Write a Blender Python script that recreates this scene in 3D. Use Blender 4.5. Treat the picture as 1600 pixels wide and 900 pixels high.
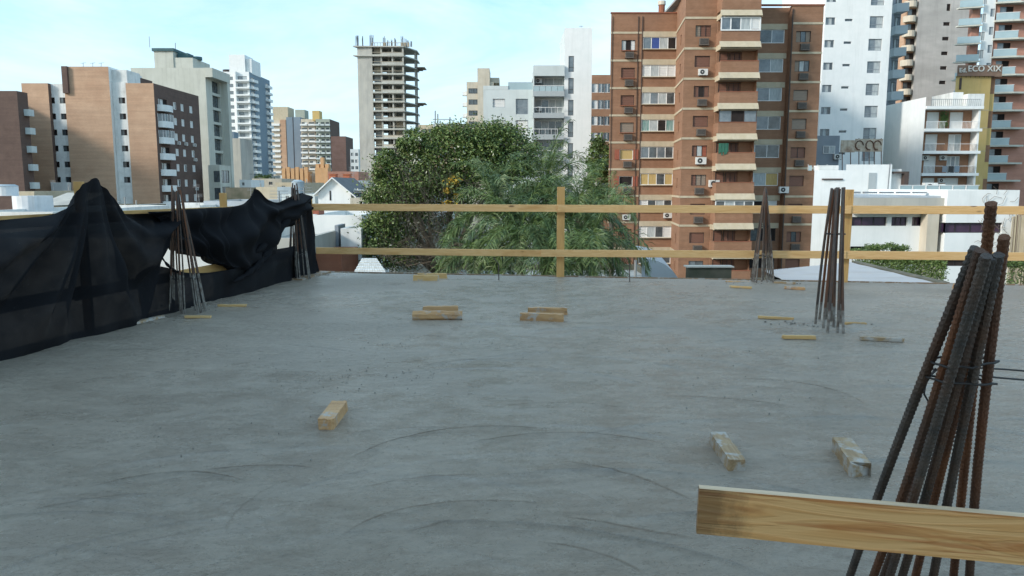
import bpy, math, random
import numpy as np
from mathutils import Vector, noise
R = math.radians
rnd = random.Random(7)
for o in list(bpy.data.objects): bpy.data.objects.remove(o)
S = bpy.context.scene
COL = S.collection

# ------------------------------------------------------------ camera
F = 1200.0                      # focal length in photo pixels
PIT = R(7.6)
SP, CP = math.sin(PIT), math.cos(PIT)
EYE = 1.5
cd = bpy.data.cameras.new('camera'); cam = bpy.data.objects.new('camera', cd); COL.objects.link(cam)
cam.location = (0, 0, EYE); cam.rotation_euler = (R(90) - PIT, 0, 0)
cd.sensor_width = 36; cd.lens = 27; cd.clip_start = .05; cd.clip_end = 6000
S.camera = cam
S.render.resolution_x, S.render.resolution_y = 1024, 576

# ------------------------------------------------------------ light
SUN_AZ = math.atan2(-.86, -.50)         # compass angle of the direction TO the sun, from +Y towards +X
SUN_EL = R(25)
sd = Vector((math.sin(SUN_AZ) * math.cos(SUN_EL), math.cos(SUN_AZ) * math.cos(SUN_EL), math.sin(SUN_EL)))
sl = bpy.data.lights.new('sun', 'SUN'); sl.energy = 1.15; sl.angle = R(9); sl.color = (1, .95, .88)
so = bpy.data.objects.new('sun', sl); COL.objects.link(so)
so.rotation_euler = sd.to_track_quat('Z', 'Y').to_euler()
so.location = (0, 0, 60)
W = bpy.data.worlds.new('World'); S.world = W; W.use_nodes = True
nt = W.node_tree; nt.nodes.clear()
def NN(nt, t, **k):
    n = nt.nodes.new(t)
    for a, b in k.items():
        if a.startswith('i_'):
            key = a[2:].replace('_', ' ')
            n.inputs[int(key) if key.isdigit() else key].default_value = b
        else: setattr(n, a, b)
    return n
L = nt.links.new
sky = NN(nt, 'ShaderNodeTexSky', sky_type='NISHITA', sun_disc=False, sun_elevation=SUN_EL, sun_rotation=SUN_AZ,
         air_density=1.0, dust_density=1.6, ozone_density=1.2, altitude=50)
tc = NN(nt, 'ShaderNodeTexCoord')
mp = NN(nt, 'ShaderNodeMapping'); mp.inputs['Scale'].default_value = (1.0, 1.0, 4.5); mp.inputs['Rotation'].default_value = (0, R(8), R(30))
n1 = NN(nt, 'ShaderNodeTexNoise', i_Scale=1.7, i_Detail=9, i_Roughness=.6, i_Distortion=.5)
r1 = NN(nt, 'ShaderNodeValToRGB'); r1.color_ramp.elements[0].position = .42; r1.color_ramp.elements[1].position = .66
r1.color_ramp.elements[0].color = (.0, .0, .0, 1); r1.color_ramp.elements[1].color = (.8, .8, .8, 1)
veil = NN(nt, 'ShaderNodeMix', data_type='RGBA'); veil.inputs[0].default_value = .6; veil.inputs[7].default_value = (1.0, 2.15, 3.0, 1)
mx = NN(nt, 'ShaderNodeMix', data_type='RGBA'); mx.inputs[7].default_value = (2.75, 3.2, 3.35, 1)
bg = NN(nt, 'ShaderNodeBackground', i_Strength=.14); wo = NN(nt, 'ShaderNodeOutputWorld')
L(tc.outputs['Generated'], mp.inputs[0]); L(mp.outputs[0], n1.inputs['Vector']); L(n1.outputs[0], r1.inputs[0])
L(r1.outputs[0], mx.inputs[0]); L(sky.outputs[0], veil.inputs[6]); L(veil.outputs[2], mx.inputs[6]); L(mx.outputs[2], bg.inputs[0]); L(bg.outputs[0], wo.inputs[0])
S.view_settings.view_transform = 'Standard'; S.view_settings.look = 'None'
S.view_settings.exposure = 1.42; S.view_settings.gamma = 1
S.render.engine = 'CYCLES'

# ------------------------------------------------------------ pixel -> place
def den(py): return (450 - py) / F * SP + CP
def X(px, py, D): return (px - 800) / F * D / den(py)
def Z(py, D):
    v = (450 - py) / F
    return EYE + D * (v * CP - SP) / (v * SP + CP)
def at(px, py, D): return Vector((X(px, py, D), D, Z(py, D)))
def Ys(px, py, x): return x * F / (px - 800) * den(py)      # depth of a plane x = const
def Dg(py, z=0.0):                                           # depth at which height z shows at row py
    v = (450 - py) / F
    return (z - EYE) * (v * SP + CP) / (v * CP - SP)
def gp(px, py, z=0.0):
    D = Dg(py, z); return Vector((X(px, py, D), D, z))
GZ = -10.6

# ------------------------------------------------------------ materials
MATS = {}
def hexc(*c): return (c[0], c[1], c[2], 1)
def mat(name, c1, c2=None, scale=2.0, rough=.8, bump=0.0, bscale=30., stretch=(1, 1, 1), metal=0., c3=None, s3=.3, f3=.5, thr=(.35, .65), spec=.4, streak=0.0, brick=0.0, trans=0.0):
    m = bpy.data.materials.new(name); m.use_nodes = True; t = m.node_tree; l = t.links.new
    b = t.nodes['Principled BSDF']; b.inputs['Roughness'].default_value = rough; b.inputs['Metallic'].default_value = metal
    b.inputs['Specular IOR Level'].default_value = spec
    tc = NN(t, 'ShaderNodeTexCoord'); mp = NN(t, 'ShaderNodeMapping'); mp.inputs['Scale'].default_value = stretch
    oi = NN(t, 'ShaderNodeObjectInfo'); ad = NN(t, 'ShaderNodeVectorMath', operation='ADD')
    mu = NN(t, 'ShaderNodeMath', operation='MULTIPLY', i_1=37.0); l(oi.outputs['Random'], mu.inputs[0])
    l(tc.outputs['Object'], ad.inputs[0]); l(mu.outputs[0], ad.inputs[1]); l(ad.outputs[0], mp.inputs[0])
    c2 = c2 or tuple(x * .8 for x in c1)
    n = NN(t, 'ShaderNodeTexNoise', i_Scale=scale, i_Detail=6, i_Roughness=.6); l(mp.outputs[0], n.inputs['Vector'])
    r = NN(t, 'ShaderNodeMapRange', i_1=thr[0], i_2=thr[1]); l(n.outputs[0], r.inputs[0])
    x = NN(t, 'ShaderNodeMix', data_type='RGBA'); x.inputs[6].default_value = hexc(*c1); x.inputs[7].default_value = hexc(*c2); l(r.outputs[0], x.inputs[0])
    out = x.outputs[2]
    if c3:
        n3 = NN(t, 'ShaderNodeTexNoise', i_Scale=s3, i_Detail=5, i_Roughness=.65); l(mp.outputs[0], n3.inputs['Vector'])
        r3 = NN(t, 'ShaderNodeMapRange', i_1=.48, i_2=.7); r3.inputs[4].default_value = f3; l(n3.outputs[0], r3.inputs[0])
        x3 = NN(t, 'ShaderNodeMix', data_type='RGBA'); x3.inputs[7].default_value = hexc(*c3); l(r3.outputs[0], x3.inputs[0]); l(out, x3.inputs[6]); out = x3.outputs[2]
    if streak:
        ms = NN(t, 'ShaderNodeMapping'); ms.inputs['Scale'].default_value = (1.6, 1.6, .12); l(ad.outputs[0], ms.inputs[0])
        ns = NN(t, 'ShaderNodeTexNoise', i_Scale=1.0, i_Detail=7, i_Roughness=.7); l(ms.outputs[0], ns.inputs['Vector'])
        rs = NN(t, 'ShaderNodeMapRange', i_1=.5, i_2=.75); rs.inputs[4].default_value = streak; l(ns.outputs[0], rs.inputs[0])
        xs = NN(t, 'ShaderNodeMix', data_type='RGBA'); xs.inputs[7].default_value = (.09, .085, .075, 1); l(rs.outputs[0], xs.inputs[0]); l(out, xs.inputs[6]); out = xs.outputs[2]
    if brick:
        # fine courses along z with head joints along (x + y)
        sp = NN(t, 'ShaderNodeSeparateXYZ'); l(tc.outputs['Object'], sp.inputs[0])
        sm = NN(t, 'ShaderNodeMath', operation='ADD'); l(sp.outputs[0], sm.inputs[0]); l(sp.outputs[1], sm.inputs[1])
        cb = NN(t, 'ShaderNodeCombineXYZ'); l(sm.outputs[0], cb.inputs[0]); l(sp.outputs[2], cb.inputs[1])
        bt = NN(t, 'ShaderNodeTexBrick', i_Scale=1.0); bt.inputs['Brick Width'].default_value = .26; bt.inputs['Row Height'].default_value = .085
        bt.inputs['Mortar Size'].default_value = .012; bt.inputs['Color1'].default_value = (.88, .88, .88, 1); bt.inputs['Color2'].default_value = (1.12, 1.1, 1.08, 1); bt.inputs['Mortar'].default_value = (1.0, 1.05, 1.1, 1)
        l(cb.outputs[0], bt.inputs['Vector'])
        xb = NN(t, 'ShaderNodeMix', data_type='RGBA', blend_type='MULTIPLY'); xb.inputs[0].default_value = brick; l(out, xb.inputs[6]); l(bt.outputs[0], xb.inputs[7]); out = xb.outputs[2]
        # banding between courses of different firings
        mz = NN(t, 'ShaderNodeMapping'); mz.inputs['Scale'].default_value = (.15, .15, 3.2); l(ad.outputs[0], mz.inputs[0])
        nz = NN(t, 'ShaderNodeTexNoise', i_Scale=1.0, i_Detail=4); l(mz.outputs[0], nz.inputs['Vector'])
        rz = NN(t, 'ShaderNodeMapRange', i_1=.35, i_2=.65); rz.inputs[3].default_value = .93; rz.inputs[4].default_value = 1.06; l(nz.outputs[0], rz.inputs[0])
        xz = NN(t, 'ShaderNodeVectorMath', operation='SCALE'); l(out, xz.inputs[0]); l(rz.outputs[0], xz.inputs['Scale']); out = xz.outputs[0]
    l(out, b.inputs['Base Color'])
    if bump:
        nb = NN(t, 'ShaderNodeTexNoise', i_Scale=bscale, i_Detail=5); l(mp.outputs[0], nb.inputs['Vector'])
        bp = NN(t, 'ShaderNodeBump', i_Strength=bump, i_Distance=.02); l(nb.outputs[0], bp.inputs['Height']); l(bp.outputs[0], b.inputs['Normal'])
    if trans:
        b.inputs['Transmission Weight'].default_value = 0
    MATS[name] = m; return m
mat('brick_red', (.255, .135, .078), (.295, .162, .098), 1.2, .9, c3=(.20, .11, .07), s3=.25, f3=.45, brick=.55)
mat('brick_dark', (.25, .09, .05), (.30, .12, .07), 1.2, .9, brick=.5)
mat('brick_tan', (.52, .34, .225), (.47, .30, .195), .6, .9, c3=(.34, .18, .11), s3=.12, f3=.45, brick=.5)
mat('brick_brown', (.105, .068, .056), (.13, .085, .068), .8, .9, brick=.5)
mat('brick_pink', (.40, .20, .14), (.46, .24, .18), .5, .9, brick=.4)
mat('cream', (.46, .39, .27), (.52, .45, .33), 1.5, .85, streak=.25)
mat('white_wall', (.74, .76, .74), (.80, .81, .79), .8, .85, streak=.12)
mat('white_old', (.66, .67, .64), (.76, .76, .73), .9, .9, c3=(.35, .33, .29), s3=.5, f3=.35, streak=.32)
mat('grey_white', (.52, .57, .56), (.58, .63, .62), .5, .85, streak=.18)
mat('grey_paint', (.22, .25, .28), (.25, .28, .31), 1, .8)
mat('grey_trim', (.36, .40, .41), (.40, .44, .45), 1, .8)
mat('concrete', (.42, .41, .37), (.50, .48, .42), .5, .9, c3=(.25, .24, .22), s3=.15, f3=.6, stretch=(1, 1, .5), streak=.25)
mat('concrete_pale', (.50, .50, .43), (.56, .56, .49), .4, .9, streak=.25)
mat('concrete_grey', (.40, .385, .36), (.50, .48, .45), .28, .9, c3=(.32, .31, .29), s3=.12, f3=.7, stretch=(.6, .6, 1.6), streak=.2)
mat('yellow_wall', (.55, .385, .14), (.60, .43, .18), .6, .85, streak=.3)
mat('beige', (.52, .46, .36), (.58, .52, .42), .7, .88, streak=.3)
mat('orange_wall', (.52, .31, .15), (.58, .36, .19), .9, .85, streak=.3)
mat('terracotta', (.40, .12, .06), (.48, .17, .09), 2, .85)
mat('roof_grey', (.26, .26, .25), (.36, .36, .34), .5, .9, streak=0)
mat('roof_dark', (.09, .10, .11), (.13, .14, .15), 2, .7)
mat('moss', (.07, .075, .05), (.14, .13, .10), .9, .95)
mat('teal', (.06, .13, .14), None, 1, .7)
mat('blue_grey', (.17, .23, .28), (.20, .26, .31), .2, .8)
mat('green_panel', (.30, .33, .27), (.34, .37, .31), .4, .85)
mat('white_frame', (.78, .78, .76), (.72, .72, .70), 2, .45)
mat('dark_frame', (.035, .03, .03), None, 2, .5)
mat('metal_pipe', (.08, .055, .045), None, 2, .6)
mat('shutter', (.15, .07, .045), (.19, .09, .06), 3, .6, stretch=(1, 1, 14))
mat('shutter_grey', (.22, .17, .13), (.27, .22, .17), 3, .6, stretch=(1, 1, 14))
mat('shutter_red', (.27, .08, .045), (.31, .095, .055), 3, .6)
mat('blind_white', (.72, .72, .69), (.62, .62, .60), 3, .6, stretch=(1, 1, 12))
mat('curtain', (.50, .53, .52), (.30, .34, .35), 5, .8, stretch=(3, 3, .3))
mat('curtain_yellow', (.52, .38, .16), (.42, .30, .12), 5, .8, stretch=(3, 3, .3))
mat('curtain_teal', (.08, .22, .20), (.35, .42, .40), 5, .8, stretch=(2, 2, .2))
mat('cloth_green', (.04, .15, .10), None, 5, .8)
mat('cloth_blue', (.05, .09, .30), None, 5, .8)
mat('glass', (.035, .045, .05), (.10, .12, .13), 1.3, .12, spec=.8)
mat('glass_mid', (.10, .13, .15), (.19, .22, .24), 1.2, .15, spec=.8)
mat('glass_purple', (.045, .025, .05), (.07, .04, .075), 1, .15, spec=.8)
mat('glass_rail', (.30, .40, .42), (.36, .46, .48), .5, .15, spec=.8)
mat('dark_room', (.016, .012, .011), (.03, .022, .02), 1, .95)
mat('ac_white', (.66, .66, .63), (.55, .55, .52), 6, .5)
mat('ac_dark', (.09, .075, .065), (.14, .12, .10), 8, .7)
mat('fan_dark', (.04, .04, .04), None, 5, .6)
mat('steel', (.35, .36, .37), None, 3, .45, metal=.7)
mat('zinc', (.42, .46, .50), (.50, .54, .57), 1.2, .42, metal=.25, c3=(.30, .31, .31), s3=.6, f3=.6, stretch=(1, 1, 1))
mat('tank_white', (.66, .68, .69), (.56, .59, .61), 1.6, .6, streak=.3)
mat('tank_blue', (.35, .42, .46), None, 2, .6)
mat('asphalt', (.05, .05, .05), (.07, .068, .065), .2, .95)
mat('ground', (.10, .095, .085), (.06, .075, .04), .05, .95)
mat('net_plain', (.012, .012, .014), None, 3, .9)
mat('rust', (.15, .075, .045), (.075, .06, .052), 14, .75, bump=.5, bscale=160, c3=(.27, .09, .03), s3=3.5, f3=.8, stretch=(1, 1, .35), metal=.25)
mat('rust_orange', (.21, .085, .038), (.10, .05, .035), 16, .8, bump=.5, bscale=160, c3=(.28, .12, .05), s3=4, f3=.8, metal=.15)
mat('rust_grey', (.12, .095, .08), (.07, .062, .058), 14, .6, bump=.4, bscale=160, c3=(.16, .07, .035), s3=3, f3=.7, metal=.35)
mat('cement_bar', (.30, .28, .25), (.13, .10, .08), 20, .9, bump=.5, bscale=80)
mat('wire', (.05, .042, .04), None, 20, .6, metal=.5)
mat('bark', (.12, .095, .07), (.18, .15, .11), 8, .95, bump=.6, bscale=20, stretch=(1, 1, .3))
mat('twig', (.20, .155, .11), (.14, .11, .08), 8, .95)
mat('palm_trunk', (.16, .14, .11), (.10, .085, .07), 6, .95, stretch=(1, 1, 5))
mat('leaf_a', (.115, .175, .04), (.165, .225, .06), 3, .55, spec=.45)
mat('leaf_b', (.055, .095, .024), (.085, .135, .036), 3, .6, spec=.45)
mat('leaf_c', (.12, .16, .05), (.16, .20, .07), 3, .55)
mat('leaf_yellow', (.55, .36, .04), (.42, .30, .05), 3, .6)
mat('leaf_dry', (.20, .16, .10), (.14, .11, .07), 3, .8)
mat('leaf_pale', (.60, .60, .50), (.50, .50, .40), 3, .7)
mat('palm_a', (.09, .14, .035), (.12, .175, .05), 3, .5, spec=.5)
mat('palm_b', (.048, .09, .026), (.07, .12, .036), 3, .5, spec=.5)
mat('palm_c', (.13, .19, .08), (.18, .24, .11), 3, .5, spec=.5)
mat('sand_bricks', (.40, .34, .25), (.30, .26, .20), 2, .95, stretch=(6, 6, .6))
mat('sign_brown', (.20, .12, .085), (.26, .17, .12), 1, .8, streak=.4)
mat('letter_white', (.70, .68, .62), None, 4, .6)
mat('rusty_sign', (.42, .35, .27), (.52, .46, .37), 1.5, .85, c3=(.22, .11, .06), s3=1.2, f3=.85, streak=.7)
mat('mud', (.17, .14, .115), (.23, .20, .17), 12, .7, bump=.5)
mat('clods', (.20, .18, .155), (.30, .275, .24), 30, .6)

def wood(name, c1, c2, dark=(.20, .09, .03), gs=1.0, rough=.6, cement=0.0, end=False):
    m = bpy.data.materials.new(name); m.use_nodes = True; t = m.node_tree; l = t.links.new
    b = t.nodes['Principled BSDF']; b.inputs['Roughness'].default_value = rough; b.inputs['Specular IOR Level'].default_value = .3
    tc = NN(t, 'ShaderNodeTexCoord'); oi = NN(t, 'ShaderNodeObjectInfo'); mu = NN(t, 'ShaderNodeMath', operation='MULTIPLY', i_1=53.0); l(oi.outputs['Random'], mu.inputs[0])
    ad = NN(t, 'ShaderNodeVectorMath', operation='ADD'); l(tc.outputs['Object'], ad.inputs[0]); l(mu.outputs[0], ad.inputs[1])
    mp = NN(t, 'ShaderNodeMapping'); mp.inputs['Scale'].default_value = (1.1 * gs, 14 * gs, 14 * gs); l(ad.outputs[0], mp.inputs[0])
    n = NN(t, 'ShaderNodeTexNoise', i_Scale=1.2, i_Detail=3, i_Distortion=1.4); l(mp.outputs[0], n.inputs['Vector'])
    w = NN(t, 'ShaderNodeMath', operation='MULTIPLY', i_1=26.0); l(n.outputs[0], w.inputs[0])
    sn = NN(t, 'ShaderNodeMath', operation='SINE'); l(w.outputs[0], sn.inputs[0])
    r = NN(t, 'ShaderNodeMapRange', i_1=-1.0, i_2=1.0); l(sn.outputs[0], r.inputs[0])
    x = NN(t, 'ShaderNodeMix', data_type='RGBA'); x.inputs[6].default_value = hexc(*c1); x.inputs[7].default_value = hexc(*c2); l(r.outputs[0], x.inputs[0])
    mp2 = NN(t, 'ShaderNodeMapping'); mp2.inputs['Scale'].default_value = (1.4, 6, 6); l(ad.outputs[0], mp2.inputs[0])
    n2 = NN(t, 'ShaderNodeTexNoise', i_Scale=1.3, i_Detail=5, i_Distortion=.6); l(mp2.outputs[0], n2.inputs['Vector'])
    r2 = NN(t, 'ShaderNodeMapRange', i_1=.56, i_2=.70); r2.inputs[4].default_value = .75; l(n2.outputs[0], r2.inputs[0])
    x2 = NN(t, 'ShaderNodeMix', data_type='RGBA'); x2.inputs[7].default_value = hexc(*dark); l(r2.outputs[0], x2.inputs[0]); l(x.outputs[2], x2.inputs[6]); out = x2.outputs[2]
    # knots
    mp4 = NN(t, 'ShaderNodeMapping'); mp4.inputs['Scale'].default_value = (1.6, 5, 5); l(ad.outputs[0], mp4.inputs[0])
    v = NN(t, 'ShaderNodeTexVoronoi', i_Scale=1.1); l(mp4.outputs[0], v.inputs['Vector'])
    rk = NN(t, 'ShaderNodeMapRange', i_1=.05, i_2=.11); rk.inputs[3].default_value = .8; rk.inputs[4].default_value = 0; l(v.outputs[0], rk.inputs[0])
    xk = NN(t, 'ShaderNodeMix', data_type='RGBA'); xk.inputs[7].default_value = (.10, .04, .015, 1); l(rk.outputs[0], xk.inputs[0]); l(out, xk.inputs[6]); out = xk.outputs[2]
    if cement:
        n3 = NN(t, 'ShaderNodeTexNoise', i_Scale=9, i_Detail=7, i_Roughness=.7); l(ad.outputs[0], n3.inputs['Vector'])
        r3 = NN(t, 'ShaderNodeMapRange', i_1=.62 - .2 * cement, i_2=.68 - .15 * cement); r3.inputs[4].default_value = .9; l(n3.outputs[0], r3.inputs[0])
        x3 = NN(t, 'ShaderNodeMix', data_type='RGBA'); x3.inputs[7].default_value = (.42, .40, .37, 1); l(r3.outputs[0], x3.inputs[0]); l(out, x3.inputs[6]); out = x3.outputs[2]
    if end:     # broad heart streak along the board and a dirty patch at its sawn end
        ms = NN(t, 'ShaderNodeMapping'); ms.inputs['Scale'].default_value = (.7, 15, 15); l(tc.outputs['Object'], ms.inputs[0])
        ns = NN(t, 'ShaderNodeTexNoise', i_Scale=2.2, i_Detail=6, i_Distortion=1.0); l(ms.outputs[0], ns.inputs['Vector'])
        rs = NN(t, 'ShaderNodeMapRange', i_1=.49, i_2=.57); rs.inputs[4].default_value = .6; l(ns.outputs[0], rs.inputs[0])
        xs = NN(t, 'ShaderNodeMix', data_type='RGBA'); xs.inputs[7].default_value = (.42, .125, .03, 1); l(rs.outputs[0], xs.inputs[0]); l(out, xs.inputs[6]); out = xs.outputs[2]
        sx = NN(t, 'ShaderNodeSeparateXYZ'); l(tc.outputs['Object'], sx.inputs[0]); ne = NN(t, 'ShaderNodeTexNoise', i_Scale=11, i_Detail=8, i_Roughness=.75); l(tc.outputs['Object'], ne.inputs['Vector'])
        me_ = NN(t, 'ShaderNodeMath', operation='MULTIPLY_ADD', i_1=.22); l(ne.outputs[0], me_.inputs[0]); l(sx.outputs[0], me_.inputs[2])
        re = NN(t, 'ShaderNodeMapRange', i_1=-.58, i_2=-.50); re.inputs[3].default_value = .62; re.inputs[4].default_value = 0; l(me_.outputs[0], re.inputs[0])
        xe = NN(t, 'ShaderNodeMix', data_type='RGBA'); xe.inputs[7].default_value = (.06, .035, .02, 1); l(re.outputs[0], xe.inputs[0]); l(out, xe.inputs[6]); out = xe.outputs[2]
    l(out, b.inputs['Base Color'])
    bp = NN(t, 'ShaderNodeBump', i_Strength=.35, i_Distance=.004); l(r.outputs[0], bp.inputs['Height']); l(bp.outputs[0], b.inputs['Normal'])
    MATS[name] = m
wood('wood_rail', (.76, .48, .22), (.70, .42, .175), (.56, .29, .10))
wood('wood_post', (.64, .38, .14), (.58, .33, .12), (.40, .20, .07))
wood('wood_board', (.78, .44, .18), (.71, .36, .13), (.30, .085, .02), gs=1.1, rough=.45, end=True)
wood('wood_lit_top', (.66, .50, .34), (.60, .44, .28), (.50, .34, .20))
wood('wood_block', (.54, .33, .16), (.46, .26, .12), (.28, .14, .06), cement=.45)
wood('wood_dirty', (.36, .25, .14), (.29, .19, .10), (.20, .12, .06), cement=.75)
wood('wood_yellow', (.64, .43, .20), (.56, .34, .13), (.34, .20, .08), cement=.2)
wood('wood_form', (.30, .20, .12), (.25, .16, .09), (.16, .10, .06), cement=.6)

# ------------------------------------------------------------ mesh helpers
class MB:
    def __init__(s): s.v = []; s.f = []; s.m = []; s.mats = []
    def mi(s, m):
        if m not in s.mats: s.mats.append(m)
        return s.mats.index(m)
    def poly(s, pts, m):
        n = len(s.v); s.v.extend(tuple(p) for p in pts); s.f.append(tuple(range(n, n + len(pts)))); s.m.append(s.mi(m))
    def box(s, x0, x1, y0, y1, z0, z1, m):
        n = len(s.v); k = s.mi(m)
        s.v.extend([(x0, y0, z0), (x1, y0, z0), (x1, y1, z0), (x0, y1, z0), (x0, y0, z1), (x1, y0, z1), (x1, y1, z1), (x0, y1, z1)])
        for f in ((0, 3, 2, 1), (4, 5, 6, 7), (0, 1, 5, 4), (1, 2, 6, 5), (2, 3, 7, 6), (3, 0, 4, 7)):
            s.f.append(tuple(n + i for i in f)); s.m.append(k)
        return s
    def prism(s, pts, z0, z1, m, cap=None):       # pts counter-clockwise seen from above
        n = len(s.v); k = s.mi(m); N = len(pts)
        s.v.extend([(p[0], p[1], z0) for p in pts] + [(p[0], p[1], z1) for p in pts])
        for i in range(N):
            j = (i + 1) % N; s.f.append((n + i, n + j, n + N + j, n + N + i)); s.m.append(k)
        s.f.append(tuple(n + N + i for i in range(N))); s.m.append(s.mi(cap or m))
        s.f.append(tuple(n + i for i in reversed(range(N)))); s.m.append(k)
        return s
    def tube(s, pts, rad, m, seg=6, cap=True):
        pts = [Vector(p) for p in pts]; n0 = len(s.v); k = s.mi(m)
        rads = rad if isinstance(rad, (list, tuple)) else [rad] * len(pts)
        prev = None
        for i, p in enumerate(pts):
            t = (pts[min(i + 1, len(pts) - 1)] - pts[max(i - 1, 0)]).normalized()
            a = prev if prev is not None else (Vector((1, 0, 0)) if abs(t.x) < .9 else Vector((0, 1, 0)))
            u = (a - t * a.dot(t)).normalized(); w = t.cross(u); prev = u
            for q in range(seg):
                an = 2 * math.pi * q / seg
                s.v.append(tuple(p + (u * math.cos(an) + w * math.sin(an)) * rads[i]))
        for i in range(len(pts) - 1):
            for q in range(seg):
                a = n0 + i * seg + q; b = n0 + i * seg + (q + 1) % seg
                s.f.append((a, b, b + seg, a + seg)); s.m.append(k)
        if cap:
            s.f.append(tuple(n0 + q for q in reversed(range(seg)))); s.m.append(k)
            s.f.append(tuple(n0 + (len(pts) - 1) * seg + q for q in range(seg))); s.m.append(k)
        return s
    def cyl(s, x, y, z0, z1, r, m, seg=16, r1=None):
        return s.tube([(x, y, z0), (x, y, z1)], [r, r1 if r1 is not None else r], m, seg)
    def mesh(s, name, smooth=False):
        me = bpy.data.meshes.new(name); me.from_pydata(s.v, [], s.f)
        for mm in s.mats: me.materials.append(MATS[mm])
        me.polygons.foreach_set('material_index', s.m)
        if smooth: me.polygons.foreach_set('use_smooth', [True] * len(s.f))
        me.update(); return me
    def build(s, name, parent=None, loc=None, smooth=False, bevel=0):
        # vertices are in world space; the object gets its origin at loc (or the parent's)
        if parent is not None and loc is None: loc = WL(parent)
        loc = Vector(loc) if loc is not None else Vector((0, 0, 0))
        s.v = [(a - loc.x, b - loc.y, c - loc.z) for a, b, c in s.v]
        o = bpy.data.objects.new(name, s.mesh(name, smooth)); COL.objects.link(o)
        if parent is not None: o.parent = parent; o.location = loc - WL(parent)
        else: o.location = loc
        if bevel:
            md = o.modifiers.new('bevel', 'BEVEL'); md.width = bevel; md.segments = 2; md.limit_method = 'ANGLE'
        return o
def WL(o):
    l = Vector(o.location)
    while o.parent: o = o.parent; l = l + Vector(o.location)
    return l
def tag(o, label=None, cat=None, group=None, kind=None):
    if label: o['label'] = label
    if cat: o['category'] = cat
    if group: o['group'] = group
    if kind: o['kind'] = kind
    return o
def thing(name, label, cat, loc, group=None):
    o = bpy.data.objects.new(name, None); COL.objects.link(o); o.location = loc; o.empty_display_size = .2
    return tag(o, label, cat, group)
def inst(name, me, parent, loc, rz=0.0):             # loc is in world space
    o = bpy.data.objects.new(name, me); COL.objects.link(o)
    o.parent = parent; o.location = Vector(loc) - WL(parent); o.rotation_euler = (0, 0, rz)
    return o

# a vertical face: origin at x/y point, running along angle a (front: a = 0, normal -Y; right side: a = 90 deg, normal +X)
class Face:
    def __init__(s, ox, oy, a=0.0):
        s.ox, s.oy, s.a = ox, oy, a; s.ux = Vector((math.cos(a), math.sin(a), 0)); s.n = Vector((math.sin(a), -math.cos(a), 0))
    def p(s, u, z, d=0.0): q = Vector((s.ox, s.oy, 0)) + s.ux * u + s.n * d; return Vector((q.x, q.y, z))
def wall(mb, F_, u0, u1, z0, z1, m, holes=(), depth=.2, mr=None):
    hs = [(max(a, u0), min(b, u1), max(c, z0), min(d, z1)) for a, b, c, d in holes if b > u0 and a < u1 and d > z0 and c < z1]
    us = sorted({round(q, 4) for q in [u0, u1] + [h[0] for h in hs] + [h[1] for h in hs]})
    zs = sorted({round(q, 4) for q in [z0, z1] + [h[2] for h in hs] + [h[3] for h in hs]})
    for j in range(len(zs) - 1):
        run = None
        zc = (zs[j] + zs[j + 1]) / 2
        for i in range(len(us)):
            inside = True
            if i < len(us) - 1:
                uc = (us[i] + us[i + 1]) / 2
                inside = any(h[0] < uc < h[1] and h[2] < zc < h[3] for h in hs)
            if not inside:
                if run is None: run = us[i]
            elif run is not None:
                mb.poly([F_.p(run, zs[j]), F_.p(us[i], zs[j]), F_.p(us[i], zs[j + 1]), F_.p(run, zs[j + 1])], m); run = None
    for a, b, c, d in hs:
        mm = mr or m
        mb.poly([F_.p(a, c), F_.p(a, d), F_.p(a, d, -depth), F_.p(a, c, -depth)], mm)
        mb.poly([F_.p(b, d), F_.p(b, c), F_.p(b, c, -depth), F_.p(b, d, -depth)], mm)
        mb.poly([F_.p(a, d), F_.p(b, d), F_.p(b, d, -depth), F_.p(a, d, -depth)], mm)
        mb.poly([F_.p(b, c), F_.p(a, c), F_.p(a, c, -depth), F_.p(b, c, -depth)], mm)
CACHE = {}
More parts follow.
